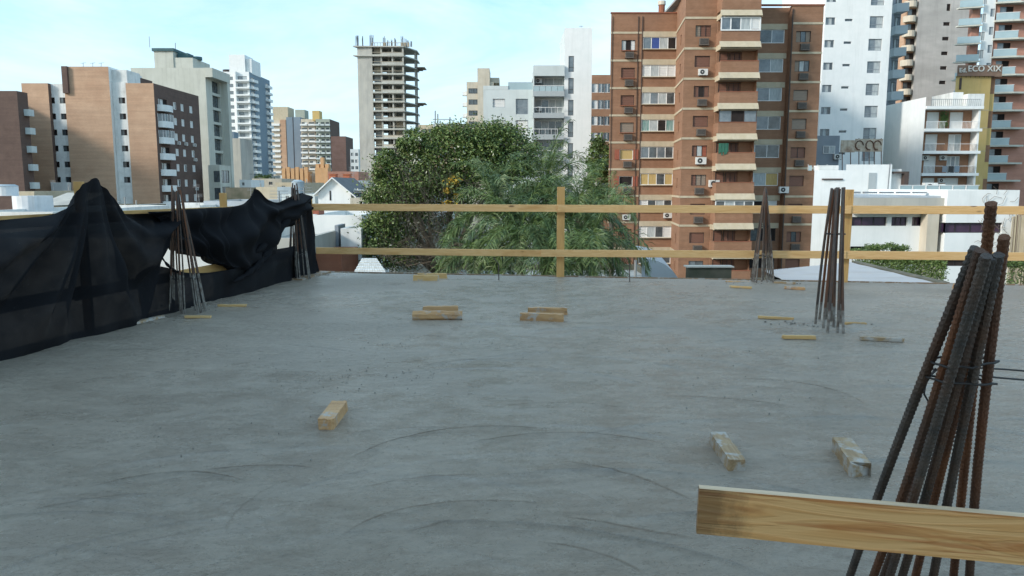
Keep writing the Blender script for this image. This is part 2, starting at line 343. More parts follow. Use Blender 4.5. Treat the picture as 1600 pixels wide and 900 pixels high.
def win(F_, hole, parent, panes=2, frame='white_frame', fill='glass', inset=.12, fw=.05, fills=None, name='window', sill=None, transom=0):
    a, b, c, d = hole; w = round(b - a, 2); h = round(d - c, 2)
    fills = fills or [fill] * panes
    key = ('f', w, h, len(fills), frame, fw, sill, transom)
    if key not in CACHE:
        m = MB()
        m.box(-w/2, w/2, -.03, .03, 0, fw, frame); m.box(-w/2, w/2, -.03, .03, h-fw, h, frame)
        m.box(-w/2, -w/2+fw, -.03, .03, fw, h-fw, frame); m.box(w/2-fw, w/2, -.03, .03, fw, h-fw, frame)
        for i in range(1, len(fills)):
            xx = -w/2 + w*i/len(fills); m.box(xx-fw*.5, xx+fw*.5, -.028, .028, fw, h-fw, frame)
        if transom: m.box(-w/2+fw, w/2-fw, -.026, .026, h*transom-fw/2, h*transom+fw/2, frame)
        if sill: m.box(-w/2-.06, w/2+.06, -.26, -.032, -.05, .02, sill)
        CACHE[key] = m.mesh('window')
    o = inst(name, CACHE[key], parent, F_.p((a+b)/2, c, -inset), F_.a)
    wl = WL(o)
    for i, fl in enumerate(fills):
        pw = w/len(fills); k2 = ('p', round(pw, 2), h, fl)
        if k2 not in CACHE:
            m = MB()
            if fl.startswith('shutter') or fl.startswith('blind'):
                n = max(3, min(9, int(h/.16)))
                for q in range(n):
                    z0 = h*q/n; z1 = h*(q+1)/n
                    m.poly([(-pw/2, 0, z0), (pw/2, 0, z0), (pw/2, .03, z1), (-pw/2, .03, z1)], fl)
                m.box(-pw/2, pw/2, .035, .05, 0, h, fl)
            else: m.box(-pw/2, pw/2, .0, .02, 0, h, fl)
            CACHE[k2] = m.mesh('pane')
        nm = 'shutter' if fl.startswith('shutter') else 'blind' if fl.startswith('blind') else 'curtain' if fl.startswith('curtain') else 'pane'
        p = bpy.data.objects.new(nm, CACHE[k2]); COL.objects.link(p); p.parent = o
        p.location = (-w/2 + pw*(i+.5), .003, 0)
    return o
def acunit(F_, u, z, parent, dark=False, s=1.0):
    key = ('ac', dark, s)
    if key not in CACHE:
        m = MB()
        b = 'ac_dark' if dark else 'ac_white'
        m.box(-.42*s, .42*s, -.36*s, 0, 0, .56*s, b)
        if dark:
            for q in range(4): m.box(-.36*s, .36*s, -.375*s, -.362*s, (.08+.11*q)*s, (.13+.11*q)*s, 'fan_dark')
            m.box(-.46*s, .46*s, -.42*s, 0, -.06*s, -.01*s, 'ac_dark')
        else:
            m.tube([(-.1*s, -.361*s, .28*s), (-.1*s, -.372*s, .28*s)], .21*s, 'fan_dark', 12)
            m.tube([(-.1*s, -.373*s, .28*s), (-.1*s, -.38*s, .28*s)], .06*s, 'ac_white', 8)
            m.box(-.35*s, -.30*s, -.34*s, 0, -.06*s, -.005, 'steel'); m.box(.30*s, .35*s, -.34*s, 0, -.06*s, -.005, 'steel')
        CACHE[key] = m.mesh('air_conditioner')
    return inst('air_conditioner', CACHE[key], parent, F_.p(u, z, .005), F_.a)
# an axis-aligned block with window holes in any of its faces, a parapet and a roof
def block(root, x0, x1, y0, y1, z1, m, f=(), r=(), l=(), xb0=None, z0=GZ, par=.6, mside=None, depth=.2, roofm='roof_grey', ml=None, name='wall', cap=None):
    mb = MB(); ms = mside or m
    FF = Face(x0, y0, 0); FR = Face(x1, y0, R(90)); xb = x0 if xb0 is None else xb0; LL = math.hypot(x0-xb, y1-y0); FL = Face(xb, y1, math.atan2(y0-y1, x0-xb)); FB = Face(x1, y1, R(180))
    wall(mb, FF, 0, x1-x0, z0, z1, m, f, depth); wall(mb, FR, 0, y1-y0, z0, z1, ms, r, depth)
    wall(mb, FL, 0, LL, z0, z1, ml or ms, l, depth); wall(mb, FB, 0, x1-xb, z0, z1, ms)
    t = .18; c = cap or m
    if par:
        for a in ((x0, x1, y0, y0+t), (xb, x1, y1-t, y1), (x1-t, x1, y0+t, y1-t)):
            mb.poly([(a[0], a[2], z1), (a[1], a[2], z1), (a[1], a[3], z1), (a[0], a[3], z1)], c)
        i0, i1, j0, j1 = x0+t, x1-t, y0+t, y1-t; k0 = xb+t; zb = z1-par
        mb.poly([(x0, y0+t, z1), (i0, j0, z1), (k0, j1, z1), (xb, j1, z1)], c)
        mb.poly([(i1, j0, zb), (i0, j0, zb), (i0, j0, z1), (i1, j0, z1)], m); mb.poly([(k0, j1, zb), (i1, j1, zb), (i1, j1, z1), (k0, j1, z1)], m)
        mb.poly([(i0, j0, zb), (k0, j1, zb), (k0, j1, z1), (i0, j0, z1)], m); mb.poly([(i1, j1, zb), (i1, j0, zb), (i1, j0, z1), (i1, j1, z1)], m)
        rb = MB(); rb.prism([(i0, j0), (i1, j0), (i1, j1), (k0, j1)], zb-.2, zb, roofm)
    else:
        rb = MB(); rb.prism([(x0+.01, y0+.01), (x1-.01, y0+.01), (x1-.01, y1-.01), (xb+.01, y1-.01)], z1-.2, z1, roofm)
    w_ = mb.build(name, root); rb.build('roof', root)
    return FF, FR, FL
def part(root, name, *a, **k):
    mb = MB(); mb.box(*a); return mb.build(name, root, **k)

# ============================================================ GROUND
mb = MB(); mb.poly([(-2500, -1500, GZ), (2500, -1500, GZ), (2500, 4000, GZ), (-2500, 4000, GZ)], 'ground'); tag(mb.build('ground'), kind='structure')
def street(x0, x1, y0, y1):
    mb = MB(); mb.poly([(x0, y0, GZ+.008), (x1, y0, GZ+.008), (x1, y1, GZ+.008), (x0, y1, GZ+.008)], 'asphalt'); tag(mb.build('road'), kind='structure')
    for (a, b, c, d) in (((x0-2, x0, y0, y1), (x1, x1+2, y0, y1)) if (y1-y0) > (x1-x0) else ((x0, x1, y0-2, y0), (x0, x1, y1, y1+2))):
        pass
    for q in (((x0-2, x0), (y0, y1)), ((x1, x1+2), (y0, y1))) if (y1-y0) > (x1-x0) else (((x0, x1), (y0-2, y0)), ((x0, x1), (y1, y1+2))):
        mb = MB(); mb.box(q[0][0], q[0][1], q[1][0], q[1][1], GZ-.1, GZ+.14, 'roof_grey'); tag(mb.build('pavement'), kind='structure')
street(-180, 180, 52.5, 60); street(-46, -38, 64, 330)

# ============================================================ MAIN BRICK BLOCK
def main_brick():
    S_ = 2.75; zc = Z(28, 74)
    r = thing('apartment_building', 'stepped red brick apartment block with cream floor bands, right of the palms', 'building', (X(1120, 290, 76), 78, GZ))
    DA, DB, DC, DD, DY = 81.0, 74.0, 77.2, 76.4, 72.2
    xa0, xa1 = X(955, 25, DA), X(1058, 25, DA)
    xb0, xb1 = X(1071, 28, DB), X(1127, 28, DB)
    xy1 = X(1189, 30, DY); xy0 = X(1128, 30, DY)
    xc1 = X(1232, 40, DC); xd1 = X(1287, 20, DD)
    back = 96.0
    K = 10
    topA = Z(21, DA); topB = Z(-30, DB); topD = Z(9, DD)
    mb = MB()
    FA = Face(xa0, DA); FB_ = Face(xb0, DB); FC = Face(xy1-.1, DC); FD = Face(xc1, DD)
    dx, dy = xb0-xa1, DB-DA; ang = math.atan2(dy, dx); FG = Face(xa1, DA, ang); LG = math.hypot(dx, dy)
    hA, hB, hC, hD, hG, hY = [], [], [], [], [], []
    uA = lambda px: X(px, 60, DA)-xa0
    for k in range(K):
        z = zc - S_*k
        if z - S_ < GZ: break
        hA.append((uA(971.5), uA(993), z-1.75, z-.72)); hA.append((uA(1005), uA(1057), z-1.62, z-.42))
        hG.append((LG*.50, LG*.62, z-1.9, z-.95))
        hB.append((X(1087, 45, DB)-xb0, X(1111, 45, DB)-xb0, z-1.68, z-.66))
        hC.append((.35, xc1-xy1-.25, z-1.70, z-.42))
        hD.append((X(1244, 56, DD)-xc1, X(1267, 56, DD)-xc1, z-1.75, z-.72))
    wall(mb, FA, 0, xa1-xa0, GZ, topA, 'brick_red', hA, .14); wall(mb, FG, 0, LG, GZ, topB, 'brick_red', hG, .14)
    # step of the roofline between wing and centre
    wall(mb, FB_, 0, xb1-xb0, GZ, topB, 'brick_red', hB, .14)
    wall(mb, FC, 0, xc1-xy1+.1, GZ, topD, 'brick_red', hC, .14); wall(mb, FD, 0, xd1-xc1, GZ, topD, 'brick_red', hD, .14)
    xk = xa0*back/DA+.25; wall(mb, Face(xk, back, math.atan2(DA-back, xa0-xk)), 0, math.hypot(back-DA, xa0-xk), GZ, topA, 'brick_red'); wall(mb, Face(xd1, DD, R(90)), 0, back-DD, GZ, topD, 'brick_red')
    wall(mb, Face(xc1, DC, R(-90)), 0, DC-DD, GZ, topD, 'brick_red')
    wall(mb, Face(xy1, DY+.5, R(90)), 0, DC-DY-.5, GZ, topB, 'brick_red')
    wall(mb, Face(xd1, back, R(180)), 0, xd1-xk, GZ, topD, 'brick_red')
    wall(mb, Face(xb1, DB, R(90)), -2.2, 0, GZ, GZ+.1, 'brick_red')
    # core rising behind the centre
    wall(mb, Face(xa1+.02, back-3, R(-90)), 0, back-3-DA, topA-1, topB, 'brick_red')
    mb.build('wall', r)
    m2 = MB(); m2.prism([(xa0+.2, DA+.2), (xa1, DA+.2), (xa1, back-.2), (xk+.2, back-.2)], topA-.7, topA-.5, 'roof_grey')
    m2.prism([(xb0, DB+.2), (xy1-.2, DB+.2), (xy1-.2, back-3), (xb0, back-3)], topB-.7, topB-.5, 'roof_grey')
    m2.prism([(xy1, DC+.2), (xd1-.2, DC+.2), (xd1-.2, back-.2), (xy1, back-.2)], topD-.7, topD-.5, 'roof_grey'); m2.build('roof', r)
    mc = MB(); mc.cyl(X(1034, 10, DA+4), DA+4, topA-.6, Z(8, DA+4), .34, 'brick_dark', 10); mc.cyl(X(1034, 10, DA+4), DA+4, Z(8, DA+4), Z(2, DA+4), .42, 'beige', 10); mc.build('chimney', r)
    mp_ = MB(); mp_.box(xa0-.05, xa1+.1, DA-.08, DA+.25, topA, topA+.12, 'brick_dark'); mp_.build('coping', r); mp_ = MB(); mp_.box(xy1+.1, xd1+.06, DD-.08, DD+.25, topD, topD+.14, 'brick_dark'); mp_.build('coping', r)
    # floor bands: slightly proud strips
    for k in range(K):
        z = zc - S_*k
        if z < GZ+1: break
        b = MB(); t = .10
        b.box(xa0-.03, uA(1003)+xa0, DA-.05, DA+.02, z-t, z+t, 'cream'); b.build('floor_band', r); b = MB()
        n = FG.n*.05
        q = [FG.p(0, 0), FG.p(LG, 0)]
        for (za, zb) in ((z-t, z+t),):
            b.poly([Vector((q[0].x, q[0].y, za))+n, Vector((q[1].x, q[1].y, za))+n, Vector((q[1].x, q[1].y, zb))+n, Vector((q[0].x, q[0].y, zb))+n], 'cream')
            b.poly([Vector((q[0].x, q[0].y, zb))+n, Vector((q[1].x, q[1].y, zb))+n, Vector((q[1].x, q[1].y, zb)), Vector((q[0].x, q[0].y, zb))], 'cream')
            b.poly([Vector((q[0].x, q[0].y, za)), Vector((q[1].x, q[1].y, za)), Vector((q[1].x, q[1].y, za))+n, Vector((q[0].x, q[0].y, za))+n], 'cream')
        b.box(xb0-.02, xb1-.25, DB-.05, DB+.02, z-t, z+t, 'cream'); b.build('floor_band', r)
        b = MB(); b.box(xc1+.12, xd1+.03, DD-.05, DD+.02, z-t, z+t, 'cream'); b.build('floor_band', r)
        # lintels over the loggias
        b = MB(); b.box(uA(1004)+xa0, xa1+.02, DA-.07, DA+.02, z-.42, z+.12, 'cream'); b.build('lintel', r)
        b = MB(); b.box(xy1+.05, xc1-.1, DC-.07, DC+.02, z-.42, z+.10, 'cream'); b.build('lintel', r)
        if z - S_ < GZ: continue
        # projecting loggia bay (k even/odd fills)
        bz = z+.30; y0, y1 = DY, DB+.3
        lin = MB()
        lin.poly([(xy0-.15, y0-.35, bz-.52), (xy1+.05, y0-.35, bz-.52), (xy1+.05, y0-.02, bz+.04), (xy0-.15, y0-.02, bz+.04)], 'cream')
        lin.poly([(xy0-.15, y0-.35, bz-.62), (xy0-.15, y0-.02, bz+.04), (xy0-.15, y0, bz-.62)], 'cream'); lin.poly([(xy1+.05, y0-.35, bz-.62), (xy1+.05, y0, bz-.62), (xy1+.05, y0-.02, bz+.04)], 'cream')
        lin.box(xy0, xy1, y0, y1, bz-.62, bz-.15, 'cream'); lin.build('balcony_slab', r)
        pb = MB(); pb.box(xy0, xy1, y0, y0+.14, bz-2.75-.15, bz-1.72, 'brick_red')
        pb.box(xy0, xy0+.14, y0+.14, y1, bz-2.75-.15, bz-1.72, 'brick_red'); pb.box(xy1-.14, xy1, y0+.14, DC, bz-2.75-.15, bz-1.72, 'brick_red')
        pb.box(xy0, xy1, y0-.03, y0+.16, bz-1.72, bz-1.66, 'brick_dark'); pb.build('parapet', r)
        if k not in (0, 6):
            sd_ = MB(); sd_.box(xy1-.14, xy1, y0+1.3, DC, bz-1.66, bz-.6, 'brick_red'); sd_.box(xy0+(xy1-xy0)*.66, xy1-.14, y0+1.3, y0+1.4, bz-1.66, bz-.62, 'brick_red'); sd_.build('side_wall', r)
        bk = MB(); bk.box(xy0+.02, xy1-.14, y0+1.45, y0+1.6, bz-2.75, bz-.62, 'brick_red'); bk.build('loggia_wall', r); bk = MB(); bk.box(xy0+.15, xy1-.15, y0+.15, y0+1.44, bz-2.6, bz-2.5, 'roof_grey'); bk.build('loggia_floor', r)
        FY = Face(xy0, y0+.1); WY = xy1-xy0
        FI = Face(xy0, y0+1.40)
        if k == 0: win(FY, (-.1, WY, bz-1.80, bz-.58), r, fills=['glass_mid', 'glass', 'curtain', 'blind_white'], inset=-.15, fw=.11)
        elif k == 6: win(FY, (-.05, WY+.03, bz-1.75, bz-.60), r, fills=['glass', 'curtain', 'glass_mid', 'glass'], inset=-.15, fw=.10, transom=.45)
        elif k == 3: win(FY, (.05, WY, bz-1.68, bz-.62), r, fills=['glass_mid', 'dark_room', 'glass_mid'], frame='metal_pipe', inset=.0, fw=.05)
        else:
            win(FI, (.25, WY*.30, bz-2.5, bz-.75), r, fills=['shutter'], frame='dark_frame', fw=.04, inset=0)
            win(FI, (WY*.34, WY*.72, bz-2.5, bz-.75), r, fills=['shutter', 'shutter', 'shutter'], frame='dark_frame', fw=.04, inset=0)
        if k == 4:
            t_ = MB()
            for q in range(7): t_.box(xy0+.1+.13*q, xy0+.22+.13*q, y0-.06-.03*(q % 2), y0-.02, bz-1.62-.5*rnd.random(), bz-.85, 'cloth_green')
            t_.build('hanging_cloth', r)
    q = MB(); q.box(xy0, xy1, DY, DB+.3, zc+.36, topB, 'brick_red'); q.box(xy0+.2, xy1, DB+.31, DC+3, topD-.4, topB, 'brick_red'); q.build('upper_wall', r)
    # windows per storey
    fa = [['curtain', 'dark_room', 'blind_white'], ['shutter'], ['shutter'], ['shutter_grey'], None, None, ['shutter'], ['shutter'], ['shutter'], ['shutter']]
    fl = [['glass_mid', 'cloth_blue', 'curtain', 'dark_room'], ['blind_white', 'curtain', 'blind_white', 'blind_white'], ['curtain', 'glass_mid', 'curtain', 'glass'], ['curtain_teal', 'curtain', 'dark_room', 'curtain_teal'], ['glass_mid', 'glass', 'glass_mid', 'glass'], ['curtain_yellow', 'curtain_yellow', 'glass', 'curtain_yellow'], ['blind_white', 'glass', 'curtain', 'glass'], ['blind_white', 'curtain', 'glass', 'blind_white'], ['glass']*3, ['glass']*3]
    fb = [['shutter_grey', 'shutter', 'shutter'], ['shutter'], ['shutter', 'dark_room', 'shutter'], ['shutter'], ['shutter', 'curtain', 'shutter_red'], ['shutter', 'shutter_grey', 'shutter_grey'], ['shutter'], ['shutter'], ['glass_mid', 'glass'], ['shutter']]
    fc = [['glass_mid', 'glass', 'glass_mid'], ['glass', 'glass_mid', 'curtain'], ['curtain', 'glass_mid', 'curtain'], ['glass', 'glass_mid', 'glass'], ['glass_mid', 'glass', 'glass'], ['glass_mid', 'curtain', 'curtain_yellow'], ['curtain', 'dark_room', 'blind_white'], ['glass', 'dark_room'], ['dark_room'], ['glass']]
    fd = [['shutter_grey', 'glass', 'shutter_grey'], ['shutter_grey', 'curtain', 'glass'], ['shutter_grey'], ['shutter_grey'], ['shutter', 'shutter'], ['shutter'], ['shutter'], ['shutter', 'glass', 'shutter'], ['shutter'], ['shutter']]
    for k in range(len(hA)//2):
        z = zc - S_*k; a = hA[2*k]
        if fa[k]: win(FA, a, r, fills=fa[k], frame='dark_frame', fw=.04, sill='brick_dark')
        else:
            win(FA, a, r, fills=['curtain_yellow'] if k == 4 else ['dark_room'], frame='white_frame', fw=.05)
            w_ = (a[1]-a[0])*.5
            for s_ in ((a[0]-w_*.75, a[0]-.02), (a[1]+.02, a[1]+w_*.75)):
                q = MB(); q.box(xa0+s_[0], xa0+s_[1], DA-.07, DA-.02, a[2], a[3], 'shutter_red'); q.build('shutter', r)
        win(FA, hA[2*k+1], r, fills=fl[k], fw=.07, inset=.04, sill='cream')
        win(FG, hG[k], r, fills=['shutter'], frame='dark_frame', fw=.03)
        win(FB_, hB[k], r, fills=fb[k], frame='dark_frame', fw=.04)
        win(FC, hC[k], r, fills=fc[k], fw=.06, inset=.04, frame='white_frame' if k < 7 else 'dark_frame')
        win(FD, hD[k], r, fills=fd[k], frame='dark_frame', fw=.04)
        ca = (a[0]+a[1])/2; cb = (hB[k][0]+hB[k][1])/2; cdd = (hD[k][0]+hD[k][1])/2
        acunit(FA, ca+.1, z-2.50, r, dark=(k != 6)); 
        if k == 4: acunit(FB_, cb+.1, z-2.42, r, False, 1.15)
        else: acunit(FB_, cb+.05, z-2.45, r, k not in (1,))
        if k == 5: acunit(FD, cdd-1.3, z-2.4, r, False, 1.1)
        else: acunit(FD, cdd+.1, z-2.5, r, True)
        if k == 6: acunit(FA, uA(1050), z-2.3, r, False)
        if k == 5: acunit(FB_, xb1-xb0-.2, z-2.1+.3, r, False, 1.15)
    for (F_, u, d) in ((FA, uA(1003.5), .05), (FA, uA(993+4), .04), (FB_, xb1-xb0-.12, .09), (FD, .08, .07), (FA, .15, .03)):
        q = MB(); p0 = F_.p(u, GZ, .06); p1 = F_.p(u, (topA if F_ is FA else topB if F_ is FB_ else topD)-.3, .06)
        q.tube([p0, p1], d, 'metal_pipe', 6); q.build('downpipe', r)
main_brick()

# ============================================================ LEFT BRICK BLOCK
def left_brick():
    D = 135.0; r = thing('apartment_building', 'tan and dark brick apartment block with curved white balconies, on the left', 'building', (X(140, 290, D), D+9, GZ))
    xl0, xl1 = X(33, 130, D), X(74.5, 130, D); xm0, xm1 = X(98, 104, D), X(169, 104, D); xr0, xr1 = X(196, 129, D), X(239.5, 129, D)
    zt = Z(130, D); zm = Z(104, D)
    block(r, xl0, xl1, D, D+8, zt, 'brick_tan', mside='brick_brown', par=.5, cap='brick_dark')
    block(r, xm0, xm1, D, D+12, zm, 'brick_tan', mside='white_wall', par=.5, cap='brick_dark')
    # white recessed strips
    ys = [157, 182, 207, 232, 257, 281]; Ds = D+.8
    def strip(xa, xb, pxs, zt_):
        h = []
        for y in ys:
            zc = Z(y, Ds)
            for p in pxs:
                uc = X(p, 157, Ds)-xa; h.append((uc-.6, uc+.5, zc-.5, zc+.5))
        F1, _, _ = block(r, xa, xb, Ds, Ds+5, zt_, 'white_old', f=h, par=.3, depth=.25)
        for q in h: win(F1, q, r, fills=['glass', 'dark_room'], frame='dark_frame', fw=.04, inset=.2)
        return F1
    strip(xl1+.02, xm0-.02, (81, 98.5), zt); strip(xm1+.02, xr0-.02, (191,), zt+.3)
    q = MB(); q.box(xm1+.02, xm1+2.6, D+1.0, D+5.8, zt, zm-.4, 'white_old'); q.build('stair_shaft', r)
    q = MB(); q.box(xm1+.5, X(205, 110, D+6), D+6, D+14, zt-1, zm-.6, 'brick_brown'); q.build('roof_house', r)
    q = MB(); q.box(X(85, 292, D), X(111, 292, D), D-1.0, D-.02, Z(298, D), Z(285, D), 'white_wall'); q.build('balcony', r)
    q = MB(); q.box(xm0-.02, xm0+.9, D-.5, D-.02, Z(146, D), zm, 'brick_brown'); q.build('corner_pier', r)
    # right wing with the dark windowed side
    y1 = Ys(310, 148, xr1) ; hs = []
    rows = [162, 187, 213, 235.5, 260, 284, 307]
    zr = [zt-1.1-2.0 - 2.78*i for i in range(7)]
    cols = [(Ys(273, 165, xr1), 1.3), (Ys(284.5, 165, xr1), 1.3), (Ys(298, 165, xr1), 1.4)]
    bal = (D+.9, D+5.3)
    for i, z in enumerate(zr):
        for c, w in cols: hs.append((c-w/2-D, c+w/2-D, z-.55, z+.75))
        hs.append((bal[0]+.5-D, bal[1]-.5-D, z-1.25, z+.8))
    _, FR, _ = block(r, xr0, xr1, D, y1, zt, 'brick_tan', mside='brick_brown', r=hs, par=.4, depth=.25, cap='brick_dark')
    for i, z in enumerate(zr):
        for j in range(3):
            fl = ['blind_white'] if (i+j) % 5 else ['blind_white', 'glass']
            win(FR, hs[i*4+j], r, fills=fl, fw=.07, inset=.08)
            if (i, j) in ((2, 0), (2, 1), (2, 2), (3, 2), (5, 2)): acunit(FR, hs[i*4+j][0]+1.1, z-1.25, r)
        win(FR, hs[i*4+3], r, fills=['glass', 'blind_white', 'dark_room'], inset=.2, frame='white_frame' if i in (1, 2) else 'dark_frame')
        # curved balcony
        b = MB(); c0 = (bal[0]+bal[1])/2; w = (bal[1]-bal[0])/2; n = 9
        pts = [(xr1+1.35*math.sin(math.pi*t/n)**.6, c0-w*math.cos(math.pi*t/n)) for t in range(n+1)]
        b.prism([(xr1+.01, c0-w)]+pts[1:-1]+[(xr1+.01, c0+w)], z-1.45, z-1.27, 'white_wall')
        for t in range(n):
            a, d = pts[t], pts[t+1]
            b.poly([(a[0], a[1], z-1.27), (d[0], d[1], z-1.27), (d[0], d[1], z-.35), (a[0], a[1], z-.35)], 'white_wall')
            a2, d2 = (a[0]-.1, a[1]), (d[0]-.1, d[1])
            b.poly([(d2[0], d2[1], z-1.27), (a2[0], a2[1], z-1.27), (a2[0], a2[1], z-.35), (d2[0], d2[1], z-.35)], 'white_wall')
            b.poly([(a[0], a[1], z-.35), (d[0], d[1], z-.35), (d2[0], d2[1], z-.35), (a2[0], a2[1], z-.35)], 'white_wall')
        b.build('balcony', r)
        if i in (1, 2):
            g = MB()
            for t in range(n):
                a, d = pts[t], pts[t+1]
                g.poly([(a[0]-.03, a[1], z-.33), (d[0]-.03, d[1], z-.33), (d[0]-.03, d[1], z+.85), (a[0]-.03, a[1], z+.85)], 'glass_mid'); g.tube([(a[0], a[1], z-.34), (a[0], a[1], z+.9)], .04, 'white_frame', 4)
            g.build('balcony_glazing', r)
    a = MB()
    for px in (130, 145, 158): a.tube([at(px, 104, D+6), at(px, 98, D+6)], .05, 'steel', 4); a.tube([at(px-4, 99, D+6), at(px+4, 98, D+6)], .03, 'steel', 4)
    a.build('antenna', r)
left_brick()
def far_left():
    D = 120.0; r = thing('apartment_building', 'plain dark brick building at the far left edge, with white balconies on its side', 'building', (X(5, 290, D), D+8, GZ))
    x1 = X(26, 142, D); x0 = x1-22; z1 = Z(142, D)
    block(r, x0, x1, D, D+2.6, z1, 'brick_brown', par=.4)
    block(r, x0, x1-9, D+2.62, D+16, z1, 'brick_brown', par=.4, name='rear_wall')
    for i in range(6):
        z = z1-3.6-2.8*i
        q = MB(); q.box(x1+.01, x1+.8, D+1.3, D+2.6, z, z+1.0, 'grey_white'); q.build('balcony', r)
far_left()

# ============================================================ GREY CONCRETE BLOCK
def grey_block():
    D = 165.0; r = thing('office_building', 'pale grey concrete building with a stepped stair tower, behind the brown brick block', 'building', (X(265, 290, D), D+6, GZ))
    x0, xs0, xs1, xs2, x1 = X(204, 106, D), X(235, 76, D), X(258, 85, D), X(296, 95, D), X(320, 104, D)
    y2 = Ys(348, 122, x1)
    hs = []
    zt = Z(106, D)
    for i in range(7): hs.append(((y2-D)*.34, (y2-D)*.80, zt-4.6-3.05*i, zt-2.1-3.05*i))
    _, FR, _ = block(r, x0, x1, D, y2, zt, 'concrete_pale', r=hs, par=.3, depth=.8, mside='concrete_pale', cap='teal')
    for h in hs: win(FR, h, r, fills=['glass', 'glass', 'glass'], frame='dark_frame', inset=.6, transom=.5)
    q = MB(); q.box(xs0, xs1+1, D+1.5, D+9, zt-.3, Z(78, D), 'concrete_pale'); q.build('stair_tower', r)
    q = MB(); q.box(xs0-.3, xs1+1.3, D+1.2, D+9.3, Z(78, D), Z(73.5, D), 'teal'); q.build('tower_cap', r)
    q = MB(); q.box(xs1+1.02, xs2, D+1.7, D+11, zt-.3, Z(88, D), 'concrete_pale'); q.build('lift_house', r)
    q = MB(); q.box(xs1+1.3, xs1+3.5, D+3, D+6, Z(88, D), Z(79, D), 'teal'); q.cyl(xs1+4.6, D+5, Z(88, D), Z(83, D), 1.1, 'teal', 10); q.build('water_tank', r)
    q = MB(); q.box(x1+.05, x1+1.6, D-.2, y2, zt-1.9, zt, 'concrete_pale'); q.build('cornice', r)
    q = MB(); q.box(x1+.02, x1+1.5, y2-1.5, y2-.02, GZ, zt-1.9, 'concrete_pale'); q.build('pier', r)
    # lower wing
    D2 = 152.0; a, b = X(325, 258, D2), X(343, 258, D2); yb = Ys(360, 260, b); hr = []; hf = [(1.0, 2.2, Z(300, D2)-1.4, Z(300, D2)+.8), (1.0, 2.2, Z(275, D2)-1.2, Z(275, D2)+1)]
    for i in range(3): hr.append(((yb-D2)*.15, (yb-D2)*.85, Z(258, D2)-3.4-3.2*i, Z(258, D2)-1.0-3.2*i))
    Ff, Fr, _ = block(r, a, b, D2, min(yb, D-.1), Z(258, D2), 'concrete_pale', f=hf, r=hr, par=.3, name='annex_wall')
    for h in hf: win(Ff, h, r, fills=['glass', 'glass'], frame='dark_frame')
    for h in hr: win(Fr, h, r, fills=['glass', 'glass_mid', 'glass'], frame='dark_frame')
    q = MB(); q.tube([at(234, 74, D+3), at(233, 57, D+3)], .06, 'steel', 4); q.tube([at(274, 78, D+5), at(274, 67, D+5)], .08, 'steel', 4); q.build('antenna', r)
grey_block()
def annex_mid():
    D = 190.0; r = thing('house', 'plain grey block wedged between the grey building and the white tower', 'building', (X(362, 290, D), D+4, GZ))
    block(r, X(351, 215, D), X(375, 215, D), D, D+9, Z(216, D), 'concrete', mside='concrete', par=.3)
    q = MB(); q.box(X(352, 210, D), X(361, 210, D), D+2, D+5, Z(216, D), Z(205, D), 'blue_grey'); q.build('water_tank', r)
annex_mid()

# ============================================================ TALL WHITE TOWER
def white_tower():
    D = 310.0; r = thing('apartment_building', 'tall white tower with stacked balconies and a white roof box, left of centre', 'building', (X(375, 290, D), D+12, GZ))
    x0, x1 = X(336, 112, D), X(389, 112, D); y2 = Ys(421, 118, x1); zt = Z(112, D); n = 19
    wf = x1-x0; hf, hr = [], []
    for i in range(n):
        z = zt-2.6-2.75*i
        if z < GZ+1: break
        hf += [(wf*.38, wf*.52, z-.6, z+.7), (wf*.66, wf*.93, z-.9, z+.9)]
        L_ = y2-D; hr += [(L_*.06, L_*.22, z-.8, z+.8), (L_*.34, L_*.42, z-.5, z+.6), (L_*.78, L_*.93, z-.8, z+.8)]
    FF, FR, _ = block(r, x0, x1, D, y2, zt, 'white_wall', mside='blue_grey', f=hf, r=hr, par=.5, cap='white_wall')  # blue-grey right side: the shade on that face put into the wall colour
    for i in range(0, len(hf), 2):
        win(FF, hf[i], r, fills=['glass_mid'], frame='dark_frame'); win(FF, hf[i+1], r, fills=['glass_mid', 'curtain'], frame='dark_frame', fw=.08)
        h = hf[i+1]; q = MB(); q.box(x0+h[0]-.6, x0+h[1]+1.2, D-1.5, D-.01, h[2]-.35, h[2]+.25, 'white_wall'); q.build('balcony', r)
    q = MB(); q.box(x0+wf*.60, x0+wf*.635, D-1.4, D-.02, GZ, zt, 'white_wall'); q.build('fin', r)
    for i in range(0, len(hr), 3):
        win(FR, hr[i], r, fills=['glass'], frame='dark_frame'); win(FR, hr[i+1], r, fills=['curtain'], frame='white_frame', fw=.2); win(FR, hr[i+2], r, fills=['glass'], frame='dark_frame')
        for h in (hr[i], hr[i+2]): q = MB(); q.box(x1+.01, x1+1.4, D+h[0]-.8, D+h[1]+.8, h[2]-.4, h[2]+.6, 'white_wall'); q.build('balcony', r)
    q = MB(); q.box(X(355, 100, D), X(380, 100, D), D+2, D+12, zt-.4, Z(84, D), 'white_wall'); q.build('roof_house', r)
    q = MB(); q.box(X(380.5, 100, D), X(389, 100, D), D+3, D+14, zt-.4, Z(90, D), 'white_wall'); q.build('lift_house', r)
    q = MB(); q.cyl(X(350, 107, D), D+4, zt-.4, Z(107, D), 2, 'dark_frame', 10); q.build('water_tank', r)
white_tower()

